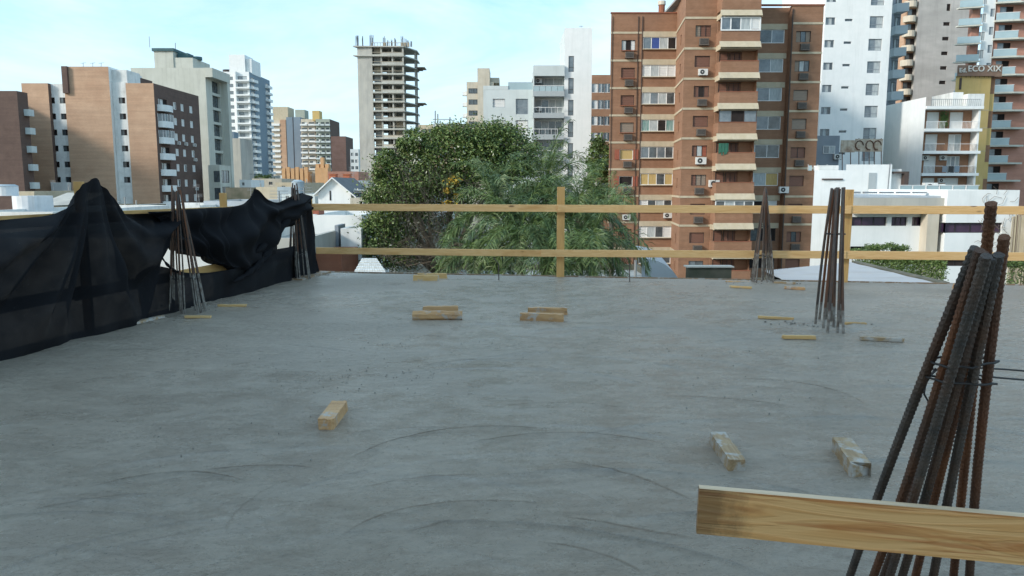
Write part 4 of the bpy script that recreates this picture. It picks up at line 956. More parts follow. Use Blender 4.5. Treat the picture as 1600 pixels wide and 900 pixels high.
    win(F2, h2[0], r, fills=['glass_purple']*4, frame='dark_frame', inset=.2, fw=.05); win(F2, h2[1], r, fills=['dark_room']*2, frame='dark_frame', inset=.2, fw=.03)
    m = MB(); c = at(1558, 320, D-1.06)
    for i in range(40):
        a = rnd.uniform(0, 6.3); l = rnd.uniform(.2, 1.0); p = c+Vector((rnd.uniform(-.9, .9), -.02, rnd.uniform(-2.6, .8)))
        m.tube([p, p+Vector((l*.5*math.cos(a), -.02, l*.5*math.sin(a))), p+Vector((l*math.cos(a+.5), -.03, l*math.sin(a+.5)))], .012, 'twig', 3)
    o = m.build('climbing_stems', loc=c); tag(o, 'bare climbing stems on the white wall of the modern house', 'creeper')
    # bamboo screen
    D = 46; o = MB()
    for i in range(70): x = X(1580, 360, D)+i*.045; o.tube([(x, D+rnd.uniform(-.05, .05), GZ), (x+rnd.uniform(-.03, .03), D, Z(335, D)+rnd.uniform(-.2, .2))], .028, rnd.choice(['sand_bricks', 'cream', 'leaf_dry']), 4)
    tag(o.build('cane_screen', loc=(X(1585, 360, D), D, GZ)), 'tan cane screen at the right edge beside the modern house', 'fence')
    # corrugated roof
    r = thing('shed', 'low shed with a pale corrugated metal roof just beyond the slab edge', 'shed', (X(1310, 440, 24), 27, GZ))
    A, B, C_, D_ = at(1205, 437, 22.0), at(1437, 441.5, 22.5), at(1326, 411, 30.5), at(1188, 424, 28.5)
    A = at(1240, 446, 20); B = at(1475, 447, 21); C_ = at(1330, 411, 33); D_ = at(1196, 424, 29)
    n = 64; m = MB(); rows = 7
    def q4(u, v): return (A*(1-u)+B*u)*(1-v)+(D_*(1-u)+C_*u)*v
    cols = []
    for i in range(n*4+1):
        u = i/(n*4); off = .03*math.sin(i*math.pi/2)
        cols.append([q4(u, j/rows)+Vector((0, 0, off+.02*(j % 2))) for j in range(rows+1)])
    for j in range(rows):
        m = MB()
        for i in range(n*4): m.poly([cols[i][j], cols[i+1][j], cols[i+1][j+1], cols[i][j+1]], 'zinc'); m.poly([cols[i][j+1]-Vector((0,0,.01)), cols[i+1][j+1]-Vector((0,0,.01)), cols[i+1][j]-Vector((0,0,.01)), cols[i][j]-Vector((0,0,.01))], 'zinc')
        m.build('metal_sheet', r)
    m = MB()
    for a, b in ((A, B), (B, C_), (C_, D_), (D_, A)):
        a2, b2 = a-Vector((0, 0, .12)), b-Vector((0, 0, .12)); m.poly([Vector((a2.x, a2.y, GZ)), Vector((b2.x, b2.y, GZ)), b2, a2], 'moss')
    m.build('wall', r)
    m = MB(); m.tube([B+Vector((.1, 0, .0)), C_+Vector((.15, 0, 0))], .12, 'moss', 5); m.build('gutter', r)
    # curved grey roof piece and mossy wall left of it
    r = thing('shed', 'small shed with a curved grey metal roof beside the palms', 'shed', (X(1030, 430, 30), 31, GZ))
    m = MB(); a0, a1 = at(1003, 403, 30), at(1062, 434, 29)
    n = 12; pr = [(1003, 404), (1015, 405), (1028, 408), (1040, 414), (1052, 424), (1062, 438)]
    for i in range(len(pr)-1):
        p, q = at(pr[i][0], pr[i][1], 29), at(pr[i+1][0], pr[i+1][1], 29); d = Vector((.5, 5, .1))
        m.poly([p, q, q+d, p+d], 'zinc'); m.poly([Vector((p.x, p.y, GZ)), Vector((q.x, q.y, GZ)), q, p], 'zinc')
    m.build('metal_roof', r)
    r = thing('parapet_wall', 'short mossy concrete wall in front of the foot of the brick block', 'wall', (X(1110, 430, 31), 31, GZ))
    m = MB(); m.box(X(1075, 425, 31), X(1143, 425, 31), 31, 31.4, GZ, Z(418, 31), 'moss'); m.build('wall', r)
    m = MB(); m.box(X(1072, 425, 31), X(1146, 425, 31), 30.9, 31.5, Z(418, 31), Z(416, 31), 'concrete'); m.build('coping', r)
right_low()

# ============================================================ LOW ROOFS ON THE LEFT AND CENTRE
def low(px0, px1, pt, D, dep, m, label, par=.3, wins=(), name='house', side=None, door=None):
    r = thing(name, label, 'house', (X((px0+px1)/2, 290, D), D+dep/2, GZ))
    x0, x1 = X(px0, pt, D), X(px1, pt, D); h = [(X(a, b, D)-x0, X(c, d, D)-x0, Z(d, D), Z(b, D)) for a, b, c, d in wins]
    FF, _, _ = block(r, x0, x1, D, D+dep, Z(pt, D), m, f=h, mside=side, par=par)
    for q in h: win(FF, q, r, fills=['dark_room', 'glass'], frame='white_frame', fw=.04)
    lr = random.Random(int(px0*7+D)); zt = Z(pt, D)
    if x1-x0 > 2.5 and dep > 4:
        for k in range(lr.randint(1, 3)):
            x, y = lr.uniform(x0+.5, x1-.5), D+lr.uniform(1, dep-1); q = MB()
            if lr.random() < .6: q.cyl(x, y, zt-par, zt+lr.uniform(.25, .8), .07, 'roof_grey', 8); q.cyl(x, y, zt+.8, zt+.95, .12, 'roof_grey', 8, .03) if 0 else None; q.build('vent_pipe', r)
            else:
                h = lr.uniform(1.0, 2.0); q.tube([(x, y, zt-par), (x, y, zt+h)], .025, 'steel', 4)
                for j in range(3): q.tube([(x-.35, y, zt+h-.12*j), (x+.35, y, zt+h-.12*j)], .012, 'steel', 3)
                q.build('antenna', r)
    return r, x0, x1
r, a, b = low(-60, 82, 331, 40, 14, 'white_old', 'low white roof parapet at the far left behind the black net')
m = MB(); c = X(18, 320, 44); m.cyl(c, 46, Z(331, 40)-.4, Z(306, 46), 1.05, 'tank_white', 20)
m.build('tank_base', r)
t = thing('water_tank', 'round white water tank on a drum shaped base at the far left', 'tank', (X(7, 300, 46), 46.2, Z(306, 46)))
m = MB(); m.cyl(X(7, 300, 46), 46.2, Z(306, 46), Z(291, 46), .62, 'tank_white', 18); m.build('barrel', t)
m = MB(); m.cyl(X(7, 300, 46), 46.2, Z(291, 46), Z(288, 46), .66, 'tank_blue', 18, .45); m.build('lid', t)
low(18, 53, 299, 92, 10, 'cream', 'cream walled house just right of the white water tank')
def slope_house(px0, px1, pt, pb, D, m, label, roofm='roof_grey'):
    r = thing('house', label, 'house', (X((px0+px1)/2, 290, D), D+4, GZ)); x0, x1 = X(px0, pt, D), X(px1, pt, D)
    block(r, x0, x1, D, D+8, Z(pb, D), m, par=0)
    q = MB(); q.poly([(x0-.3, D-.4, Z(pb, D)-.05), (x1+.3, D-.4, Z(pb, D)-.05), (x1+.3, D+7, Z(pt, D+7)), (x0-.3, D+7, Z(pt, D+7))], roofm); q.poly([(x1+.3, D-.4, Z(pb, D)-.05), (x1+.3, D+7, Z(pb, D)-.05), (x1+.3, D+7, Z(pt, D+7))], roofm)
    q.poly([(x0-.3, D-.4, Z(pb, D)-.2), (x1+.3, D-.4, Z(pb, D)-.2), (x1+.3, D-.4, Z(pb, D)-.05), (x0-.3, D-.4, Z(pb, D)-.05)], roofm); q.build('sloped_roof', r)
    return r
slope_house(54, 112, 301, 322, 88, 'moss', 'house with a sloping grey green roof below the tan brick gables', 'concrete')
low(60, 190, 322, 70, 9, 'moss', 'mossy flat roof strip left of the peak of the net')
low(190, 312, 321, 72, 12, 'white_old', 'long white parapet at the foot of the dark brick facade')
low(318, 400, 314, 76, 10, 'zinc', 'pale grey flat roof in front of the grey building annex')
low(352, 407, 293, 98, 9, 'moss', 'dark mossy boundary wall house left of the cream wall')
low(400, 433, 292, 86, 8, 'cream', 'cream walled little house between the mossy wall and the tank', side='white_wall')
low(374, 392, 281, 170, 9, 'white_wall', 'small white house at the foot of the tall white tower', wins=[(378, 285, 382, 290)])
low(394, 440, 279, 190, 12, 'beige', 'low beige house with dark openings left of the orange church', wins=[(400, 283, 405, 288), (420, 284, 426, 289)])
low(430, 472, 285, 120, 14, 'cream', 'cream flat roofed house behind the blue grey water tank', wins=[(440, 290, 446, 296)])
t = thing('water_tank', 'blue grey barrel water tank above the rolled end of the net', 'tank', (X(466, 300, 78), 78, Z(303, 78)))
m = MB(); m.cyl(X(466, 300, 78), 78, Z(303, 78), Z(284, 78), .62, 'tank_blue', 18); m.build('barrel', t)
m = MB(); m.cyl(X(466, 300, 78), 78, Z(284, 78), Z(281, 78), .65, 'tank_blue', 18, .3); m.build('lid', t)
low(440, 492, 303, 76, 12, 'grey_white', 'pale flat house carrying the blue grey tank', wins=[(446, 306, 452, 312)])
# orange church
t = thing('church', 'orange church with a pointed tower and buttressed front in the distance', 'church', (X(490, 280, 230), 240, GZ))
m = MB(); m.box(X(442, 268, 232), X(482, 268, 232), 232, 246, GZ, Z(268, 232), 'orange_wall')
for i in range(6): x = X(443+7*i, 268, 231); m.box(x-.5, x+.5, 231, 232, GZ, Z(263-2*(i % 2), 231), 'orange_wall')
m.build('nave_wall', t)
m = MB(); x = X(502, 260, 230); m.box(x-1.9, x+1.9, 230, 234, GZ, Z(262, 230), 'orange_wall')
for s_ in (-1.4, 0, 1.4): m.prism([(x+s_-.5, 231), (x+s_+.5, 231), (x+s_+.5, 233), (x+s_-.5, 233)], Z(262, 230), Z(256 if s_ else 246, 230), 'orange_wall')
m.build('bell_tower', t)
m = MB(); m.box(X(484, 270, 236), X(496, 270, 236), 236, 246, GZ, Z(268, 236), 'beige'); m.build('side_chapel', t)
low(512, 560, 268, 210, 16, 'brick_pink', 'low pinkish house right of the orange church tower', wins=[(520, 271, 523, 275), (535, 271, 538, 275), (548, 271, 551, 275)])
# gabled white house
t = thing('gabled_house', 'white gabled house with dark slate roof slopes in the centre left', 'house', (X(530, 300, 66), 70, GZ))
D = 66.0; A = at(497, 302, D); P = at(520, 279, D); B = at(548, 303, D)
h_ = MB()
h_.poly([Vector((A.x, D, GZ)), Vector((B.x, D, GZ)), B, P, A], 'white_wall')
h_.poly([Vector((B.x, D, GZ)), Vector((B.x, D+9, GZ)), Vector((B.x, D+9, B.z)), B], 'white_wall'); h_.poly([Vector((A.x, D+9, GZ)), Vector((A.x, D, GZ)), A, Vector((A.x, D+9, A.z))], 'white_wall'); h_.build('wall', t)
h_ = MB(); o9 = Vector((0, 9, 0)); up = Vector((0, 0, .12)); f_ = Vector((0, -.35, 0))
for a, b in ((A+Vector((-.35, 0, -.25)), P), (P, B+Vector((.5, 0, -.35)))):
    h_.poly([a+up+f_, b+up+f_, b+up+o9, a+up+o9], 'roof_dark'); h_.poly([a+f_, b+f_, b+up+f_, a+up+f_], 'white_wall'); h_.poly([a+f_, a+o9, b+o9, b+f_], 'white_wall')
h_.build('roof', t)
h_ = MB(); h_.box(X(515, 300, D), X(517, 300, D), D-.04, D-.005, Z(313, D), Z(298, D), 'dark_room'); h_.build('slit_window', t)
h_ = MB(); h_.box(B.x+.02, X(568, 300, D), D+1, D+8, GZ, Z(298, D), 'white_wall'); h_.box(B.x+.1, X(568, 300, D), D+.6, D+8, Z(298, D), Z(296, D), 'grey_trim'); h_.build('wing', t)
win(Face(B.x, D+.98), (.0, 1.0, Z(313, D), Z(302, D)), t, fills=['glass', 'glass_mid'], frame='dark_frame', inset=-.03)
h_ = MB(); h_.box(X(487, 290, D), A.x-.05, D+4, D+9, GZ, Z(291, D), 'grey_white'); h_.build('rear_wing', t)
low(528, 566, 282, 84, 9, 'white_wall', 'white flat house behind the gabled house, with red clay chimneys')
for i, px in enumerate((519, 541)):
    D = 83.0; m = MB(); m.box(X(px-5, 278, D), X(px+5, 278, D), D, D+1.2, Z(288, D), Z(273, D), 'terracotta'); m.box(X(px-5.6, 278, D), X(px+5.6, 278, D), D-.1, D+1.3, Z(273, D), Z(271.6, D), 'terracotta')
    tag(m.build('chimney', loc=(X(px, 278, D), D+.5, Z(288, D))), ('red clay chimney stack above the gable peak', 'red clay chimney stack on the white flat roof right of the gable')[i], 'chimney', 'clay chimney stacks')
low(560, 600, 284, 92, 7, 'concrete', 'grey block house half hidden by the left edge of the big tree')
low(547, 600, 309, 58, 6, 'beige', 'beige lean to with a dark window, in front of the gabled house wing', wins=[(561, 314, 572, 322)])
low(480, 565, 336, 33, 7, 'white_wall', 'white walled yard building just behind the left part of the timber railing', name='house')
t, a, b = low(532, 564, 357, 30, 2, 'white_old', 'narrow white wall in front of the yard building')
m = MB(); m.box(X(526, 370, 30.5), X(531.5, 370, 30.5), 30.2, 31.5, GZ, Z(352, 30.2), 'grey_paint'); tag(m.build('pillar', loc=(X(528, 370, 30.5), 31, GZ)), 'dark grey pillar beside the narrow white wall', 'pillar')
low(490, 533, 396, 27, 3, 'brick_dark', 'dark brick wall seen below the lower rail near the net end')
m = MB(); m.box(X(486, 330, 34), X(498, 330, 34), 34, 35, Z(336, 34), Z(327, 34), 'shutter_red'); tag(m.build('crate', loc=(X(492, 330, 34), 34.5, Z(336, 34))), 'red box on the white yard building by the railing corner', 'box')
# tiled white roof
t = thing('tiled_roof', 'white tiled sloping roof at the foot of the big tree', 'roof', (X(580, 420, 27), 27, GZ))
A, B, C_, D_ = at(545, 440, 22), at(612, 440, 22), at(588, 404, 27), at(566, 404, 27)
m = MB()
for i in range(12):
    for j in range(8):
        f = lambda u, v: (A*(1-u)+B*u)*(1-v)+(D_*(1-u)+C_*u)*v
        p = [f((i+.04)/12, (j+.05)/8), f((i+.96)/12, (j+.05)/8), f((i+.96)/12, (j+.95)/8), f((i+.04)/12, (j+.95)/8)]
        q = MB(); q.poly([p[0]+Vector((0, 0, .05)), p[1]+Vector((0, 0, .05)), p[2]+Vector((0, 0, .02)), p[3]+Vector((0, 0, .02))], 'white_old'); q.poly([p[0], p[1], p[1]+Vector((0, 0, .05)), p[0]+Vector((0, 0, .05))], 'white_old'); q.build('tile', t)
m.poly([A, B, C_, D_], 'roof_grey'); m.poly([Vector((A.x, A.y, GZ)), Vector((B.x, B.y, GZ)), B, A], 'white_old'); m.build('wall', t)
# low mass behind the net
low(-80, 330, 372, 24, 12, 'white_old', 'long white roof seen dimly through the black net')
low(335, 480, 372, 26, 10, 'concrete', 'grey neighbouring roof seen under the bunched net')
low(690, 1040, 440, 36, 8, 'moss', 'low dark house behind the palms')  # dark wall colour keeps the gaps between the fronds dark

# city blocks farther off that close the view
fr = random.Random(21)
names = {'white_wall': 'white', 'beige': 'beige', 'cream': 'cream', 'brick_pink': 'pink brick', 'concrete': 'grey concrete', 'grey_white': 'light grey', 'brick_tan': 'tan brick'}
spots = ((-20, 30, 'left of the dark building at the far left'), (110, 200, 'behind the tan brick gables'), (335, 372, 'behind the grey building annex'), (372, 425, 'at the foot of the tall white tower'), (425, 470, 'at the foot of the blue grey slab'), (470, 515, 'behind the orange church'),
    (515, 558, 'left of the unfinished tower foot'), (582, 640, 'right of the unfinished tower foot'), (650, 700, 'behind the crown of the big tree'), (705, 750, 'behind the narrow pale tower'), (925, 950, 'in the gap beside the big brick block'))
for q0, q1, where in spots:
    for mm in fr.sample(list(names), 3):
        D = fr.uniform(240, 560); px = fr.uniform(q0, q1); pt = fr.uniform(272, 285); wpx = fr.uniform(3600, 7000)/D
        low(px-wpx/2, px+wpx/2, pt, D, fr.uniform(8, 12), mm, 'small far off ' + names[mm] + ' house ' + where, wins=[(px-wpx*.3, pt+1.5, px-wpx*.1, pt+4), (px+wpx*.1, pt+1.5, px+wpx*.3, pt+4)])

# our own building under the slab, and an unseen block added behind the camera to keep the slab in shade
r = thing('building_frame', 'concrete storeys of the building under construction below the slab', 'building', (0, 4, GZ))
m = MB(); m.box(-3.4, 7.0, -2.6, 11.0, GZ, -.45, 'concrete'); m.build('wall', r)
def shade_block():
    r = thing('apartment_building', 'plain pale block added unseen behind the viewer to shade the slab', 'building', (-22, -30, GZ))
    # a long slab across the sun's path
    hx = []
    m = MB(); c = Vector((-20, -13, 0)); t = Vector((-.50, .86, 0)).normalized(); n = Vector((t.y, -t.x, 0))
    a = c-t*34; b = c+t*17
    w = Vector((-.86, -.5, 0))*14
    p = [a, b, b+w, a+w]
    area = sum(p[i].x*p[(i+1) % 4].y-p[(i+1) % 4].x*p[i].y for i in range(4))
    if area < 0: p = p[::-1]
    m.prism([(q.x, q.y) for q in p], GZ, 17, 'beige'); m.build('wall', r)
shade_block()

# ============================================================ SLAB
CR = [Vector((-6.5, -3.0)), Vector((11.5, -3.0)), Vector((8.4, 11.45)), Vector((-3.52, 13.38))]   # slab corners
XL = lambda y: -4.5+.1818*(y-6.7)          # left edge of the slab / line of the left railing
def slab():
    nu = 780; u = np.linspace(0, 1, nu)
    ys = 1.5*(13.0/1.5)**np.linspace(0, 1, 800); v = np.concatenate([np.linspace(0, (1.4+3)/16, 12), (ys+3)/16.05]); v[-1] = 1; nv = len(v); U, V = np.meshgrid(u, v)
    Px = (CR[0].x*(1-U)+CR[1].x*U)*(1-V)+(CR[3].x*(1-U)+CR[2].x*U)*V
    Py = (CR[0].y*(1-U)+CR[1].y*U)*(1-V)+(CR[3].y*(1-U)+CR[2].y*U)*V
    g = np.random.default_rng(5); Zz = np.zeros_like(Px)
    def vn(sx, sy, amp, seed):      # value noise
        gg = np.random.default_rng(seed); T = gg.random((256, 256))*2-1
        a = Px*sx+60; b = Py*sy+60; i = np.floor(a).astype(int); j = np.floor(b).astype(int); fa = a-i; fb = b-j
        fa = fa*fa*(3-2*fa); fb = fb*fb*(3-2*fb)
        q = lambda x, y: T[x % 256, y % 256]
        return amp*((q(i, j)*(1-fa)+q(i+1, j)*fa)*(1-fb)+(q(i, j+1)*(1-fa)+q(i+1, j+1)*fa)*fb)
    Zz += vn(.7, .7, .006, 1)+vn(2.1, 4, .0025, 2)+vn(6, 12, .0012, 3)
    rough = np.clip(vn(.5, .7, 1, 9)+vn(1.3, 2.2, .6, 10), 0, 1)
    Zz += rough*(vn(22, 30, .0022, 4)+vn(11, 17, .0018, 5))
    # trowel / screed sweeps: shallow arcs with a raised lip
    rr = random.Random(3)
    arcs = []; mud = np.zeros_like(Px)
    for k in range(64):
        cx = rr.uniform(-3.5, 4.5); cy = rr.uniform(-.5, 7.0); Rr = rr.uniform(.9, 2.3); a0 = rr.uniform(20, 70); a1 = rr.uniform(95, 160)
        arcs.append((cx, cy, Rr, a0, a1, rr.uniform(.2, .8)))
    arcs += [(0.15, 2.45, 1.75, 38, 140, 1.0), (.5, 2.4, 1.55, 30, 120, .7), (-.2, 1.6, 1.7, 40, 125, 1.4), (1.0, 1.7, 1.7, 40, 110, 1.3), (-2.0, 2.1, 1.3, 60, 130, 1.3), (-1.0, 2.2, 1.2, 95, 170, 1.2), (2.2, 3.4, 1.5, 30, 110, 1.3)]
    for cx, cy, Rr, a0, a1, s in arcs:
        dx = Px-cx; dy = (Py-cy); d = np.hypot(dx, dy*1.0)-Rr; an = np.degrees(np.arctan2(dy, dx)); w = np.clip((an-a0)/12, 0, 1)*np.clip((a1-an)/12, 0, 1)
        lw = .009+.0022*np.sqrt(np.maximum(Py, 0)); brk = np.clip(vn(1.4, 2.6, 1.6, int(cx*50) % 97)+.45, 0, 1); mud += min(s, 1.2)*w*brk*np.exp(-(d/lw)**2)
        Zz += s*w*(.0065*brk*np.exp(-(d/.013)**2)-.0034*np.exp(-((d+.03)/.024)**2)-.0016*np.exp(-((d+.12)/.10)**2))
    # footprints and dents near the far edge
    for px, py, a, b, dp in ((615, 444, .16, .11, .04), (650, 455, .14, .08, .02), (645, 437, .12, .1, .02), (425, 461, .16, .1, .02), (452, 447, .16, .09, .035), (433, 455, .15, .09, .03), (407, 463, .1, .07, .02)):
        c = gp(px, py); q = ((Px-c.x)/a)**2+((Py-c.y)/b)**2; Zz += dp*(-np.exp(-q)+.35*np.exp(-(np.sqrt(q)-1.5)**2*6))
    # lumps of mortar round the bar clusters
    for c, rad in ((gp(1296, 508), .42), (gp(1190, 441), .40), (gp(286, 474), .4), (gp(465, 433), .4), (Vector((1.05, 2.35, 0)), .4)):
        q = np.hypot(Px-c.x, Py-c.y)/rad; Zz += np.exp(-q**3)*(vn(14, 14, .016, 12)+.012)
    co = np.stack([Px, Py, Zz-.004], -1).reshape(-1, 3)
    idx = np.arange(nu*nv).reshape(nv, nu)
    fs = np.stack([idx[:-1, :-1], idx[:-1, 1:], idx[1:, 1:], idx[1:, :-1]], -1).reshape(-1, 4)
    me = bpy.data.meshes.new('slab'); me.vertices.add(len(co)); me.vertices.foreach_set('co', co.ravel())
    me.loops.add(fs.size); me.loops.foreach_set('vertex_index', fs.ravel()); me.polygons.add(len(fs))
    me.polygons.foreach_set('loop_start', np.arange(0, fs.size, 4)); me.polygons.foreach_set('loop_total', np.full(len(fs), 4))
    me.polygons.foreach_set('use_smooth', np.ones(len(fs), bool)); me.update()
    at_ = me.attributes.new('mud', 'FLOAT', 'POINT'); at_.data.foreach_set('value', np.clip(mud, 0, 1).ravel().astype(np.float32))
    ar_ = me.attributes.new('rough_patch', 'FLOAT', 'POINT'); ar_.data.foreach_set('value', np.clip(rough, 0, 1).ravel().astype(np.float32))
    m = bpy.data.materials.new('wet_cement'); m.use_nodes = True; t = m.node_tree; l = t.links.new; b = t.nodes['Principled BSDF']
    tc = NN(t, 'ShaderNodeTexCoord')
    def nz(scale, st=(1, 1, 1), det=8, ro=.62, dist=0.):
        mp = NN(t, 'ShaderNodeMapping'); mp.inputs['Scale'].default_value = st; l(tc.outputs['Object'], mp.inputs[0])
        n = NN(t, 'ShaderNodeTexNoise', i_Scale=scale, i_Detail=det, i_Roughness=ro, i_Distortion=dist); l(mp.outputs[0], n.inputs['Vector']); return n.outputs[0]
    def rg(x, a, b_, c, d): r = NN(t, 'ShaderNodeMapRange', i_1=a, i_2=b_); r.inputs[3].default_value = c; r.inputs[4].default_value = d; l(x, r.inputs[0]); return r.outputs[0]
    def mixc(f, a, b_):
        x = NN(t, 'ShaderNodeMix', data_type='RGBA')
        for s, q in ((0, f), (6, a), (7, b_)):
            if isinstance(q, tuple): x.inputs[s].default_value = q
            elif isinstance(q, (int, float)): x.inputs[s].default_value = q
            else: l(q, x.inputs[s])
        return x.outputs[2]
    big = nz(.55, (1, 1.2, 1), 8, .62, .8); mid = nz(2.3, (1, 1.35, 1), 10, .72, .3); fine = nz(30, (1, 1.1, 1), 6, .75)
    c = mixc(rg(mid, .30, .72, 0, 1), (.375, .31, .245, 1), (.455, .385, .305, 1))
    c = mixc(rg(big, .42, .66, 0, .6), c, (.30, .245, .185, 1))
    c = mixc(rg(nz(1.4, (1, 1.3, 1), 10, .75, .5), .56, .80, 0, .7), c, (.54, .48, .40, 1))
    # concentric float strokes: noise laid out in rings round the places where the float was swung
    stk = None
    for cx, cy, ra, rb, kk in ((.3, .4, 1.2, 7.5, 9), (-3.4, .6, 1.0, 4.4, 8), (3.6, 1.6, .9, 4.6, 9)):
        sv = NN(t, 'ShaderNodeVectorMath', operation='SUBTRACT'); sv.inputs[1].default_value = (cx, cy, 0); l(tc.outputs['Object'], sv.inputs[0])
        sx = NN(t, 'ShaderNodeSeparateXYZ'); l(sv.outputs[0], sx.inputs[0]); an = NN(t, 'ShaderNodeMath', operation='ARCTAN2'); l(sx.outputs[1], an.inputs[0]); l(sx.outputs[0], an.inputs[1])
        ln = NN(t, 'ShaderNodeVectorMath', operation='LENGTH'); l(sv.outputs[0], ln.inputs[0])
        cb = NN(t, 'ShaderNodeCombineXYZ'); rr_ = NN(t, 'ShaderNodeMath', operation='MULTIPLY', i_1=kk); l(ln.outputs['Value'], rr_.inputs[0]); aa = NN(t, 'ShaderNodeMath', operation='MULTIPLY', i_1=2.2); l(an.outputs[0], aa.inputs[0])
        l(rr_.outputs[0], cb.inputs[0]); l(aa.outputs[0], cb.inputs[1]); n_ = NN(t, 'ShaderNodeTexNoise', i_Scale=1.0, i_Detail=6, i_Roughness=.7, i_Distortion=.2); l(cb.outputs[0], n_.inputs['Vector'])
        f1 = rg(ln.outputs['Value'], ra*.5, ra, 0, 1); f2 = rg(ln.outputs['Value'], rb*.6, rb, 1, 0)
        mm = NN(t, 'ShaderNodeMath', operation='MULTIPLY'); l(f1, mm.inputs[0]); l(f2, mm.inputs[1]); ce = NN(t, 'ShaderNodeMath', operation='SUBTRACT', i_1=.5); l(n_.outputs[0], ce.inputs[0]); m3 = NN(t, 'ShaderNodeMath', operation='MULTIPLY'); l(ce.outputs[0], m3.inputs[0]); l(mm.outputs[0], m3.inputs[1])
        if stk is None: stk = m3.outputs[0]
        else: q3 = NN(t, 'ShaderNodeMath', operation='ADD'); l(stk, q3.inputs[0]); l(m3.outputs[0], q3.inputs[1]); stk = q3.outputs[0]
    gate = rg(nz(.9, (1, 1, 1), 4), .35, .6, .25, 1.0)
    sk = NN(t, 'ShaderNodeMath', operation='MULTIPLY'); l(stk, sk.inputs[0]); l(gate, sk.inputs[1])
    c = mixc(rg(sk.outputs[0], .03, .2, 0, .5), c, (.20, .155, .11, 1)); c = mixc(rg(sk.outputs[0], -.05, -.22, 0, .3), c, (.47, .44, .39, 1))
    c = mixc(rg(fine, .52, .74, 0, .55), c, (.15, .125, .095, 1))
    c = mixc(rg(nz(75, (1, 1, 1), 3), .64, .70, 0, .75), c, (.075, .07, .06, 1))
    am = NN(t, 'ShaderNodeAttribute', attribute_name='mud'); ar = NN(t, 'ShaderNodeAttribute', attribute_name='rough_patch')
    gr = NN(t, 'ShaderNodeMath', operation='MULTIPLY'); l(ar.outputs['Fac'], gr.inputs[0]); l(rg(nz(18, (1, 1.4, 1), 7, .75), .42, .62, 0, .75), gr.inputs[1])
    c = mixc(gr.outputs[0], c, (.20, .16, .115, 1))
    # the sweeps of the screed: thin broken arcs of darker mud with a soft trailing band
    TR = (((540, 718), (680, 672), (880, 672), 1.0), ((720, 695), (840, 676), (1040, 692), .8), ((530, 678), (620, 668), (740, 670), .6), ((521, 842), (640, 791), (866, 790), .7), ((633, 830), (690, 815), (760, 809), .5), ((871, 718), (955, 732), (1085, 783), .8),
          ((880, 804), (960, 816), (1076, 839), .8), ((651, 573), (721, 562), (847, 564), .8), ((843, 844), (927, 858), (1011, 895), .6), ((1136, 592), (1233, 595), (1354, 635), .8), ((1080, 604), (1189, 603), (1286, 614), .5), ((1040, 618), (1133, 621), (1239, 635), .9),
          ((129, 762), (240, 738), (382, 749), .8), ((318, 733), (400, 724), (493, 730), .7), ((351, 838), (378, 789), (449, 747), .35), ((30, 800), (120, 780), (250, 768), .5), ((760, 640), (860, 628), (990, 640), .5), ((560, 760), (650, 744), (760, 740), .5), ((1180, 780), (1260, 790), (1360, 830), .5))
    wob = NN(t, 'ShaderNodeTexNoise', i_Scale=3.0, i_Detail=4); l(tc.outputs['Object'], wob.inputs['Vector'])
    ws = NN(t, 'ShaderNodeVectorMath', operation='SCALE'); ws.inputs['Scale'].default_value = .05; l(wob.outputs['Color'], ws.inputs[0])
    wp = NN(t, 'ShaderNodeVectorMath', operation='ADD'); l(tc.outputs['Object'], wp.inputs[0]); l(ws.outputs[0], wp.inputs[1])
    wq = NN(t, 'ShaderNodeVectorMath', operation='MULTIPLY'); wq.inputs[1].default_value = (1, 1, 0); l(wp.outputs[0], wq.inputs[0]); P_ = wq.outputs[0]
    line = None; band = None
    for p1, p2, p3, st in TR:
        A, B, C_ = gp(*p1), gp(*p2), gp(*p3)
        d_ = 2*(A.x*(B.y-C_.y)+B.x*(C_.y-A.y)+C_.x*(A.y-B.y))
        ux = ((A.x**2+A.y**2)*(B.y-C_.y)+(B.x**2+B.y**2)*(C_.y-A.y)+(C_.x**2+C_.y**2)*(A.y-B.y))/d_
        uy = ((A.x**2+A.y**2)*(C_.x-B.x)+(B.x**2+B.y**2)*(A.x-C_.x)+(C_.x**2+C_.y**2)*(B.x-A.x))/d_
        c0 = Vector((ux+.025, uy+.025, 0)); Rr = math.hypot(A.x-ux, A.y-uy); mdir = Vector((B.x-ux, B.y-uy, 0)).normalized(); mdir = ((Vector((A.x-ux, A.y-uy, 0)).normalized()+Vector((C_.x-ux, C_.y-uy, 0)).normalized())).normalized()
        ch = mdir.dot(Vector((A.x-ux, A.y-uy, 0)).normalized())
        ds = NN(t, 'ShaderNodeVectorMath', operation='DISTANCE'); ds.inputs[1].default_value = c0; l(P_, ds.inputs[0])
        sb = NN(t, 'ShaderNodeMath', operation='SUBTRACT', i_1=Rr); l(ds.outputs['Value'], sb.inputs[0]); ab = NN(t, 'ShaderNodeMath', operation='ABSOLUTE'); l(sb.outputs[0], ab.inputs[0])
        ln = NN(t, 'ShaderNodeMapRange', i_1=.002, i_2=.012); ln.inputs[3].default_value = st; ln.inputs[4].default_value = 0; l(ab.outputs[0], ln.inputs[0])
        bd = NN(t, 'ShaderNodeMapRange', i_1=-.16, i_2=0.0); bd.inputs[3].default_value = 0; bd.inputs[4].default_value = st; bd.clamp = True; l(sb.outputs[0], bd.inputs[0])
        b2 = NN(t, 'ShaderNodeMath', operation='LESS_THAN', i_1=.0); l(sb.outputs[0], b2.inputs[0]); b3 = NN(t, 'ShaderNodeMath', operation='MULTIPLY'); l(bd.outputs[0], b3.inputs[0]); l(b2.outputs[0], b3.inputs[1])
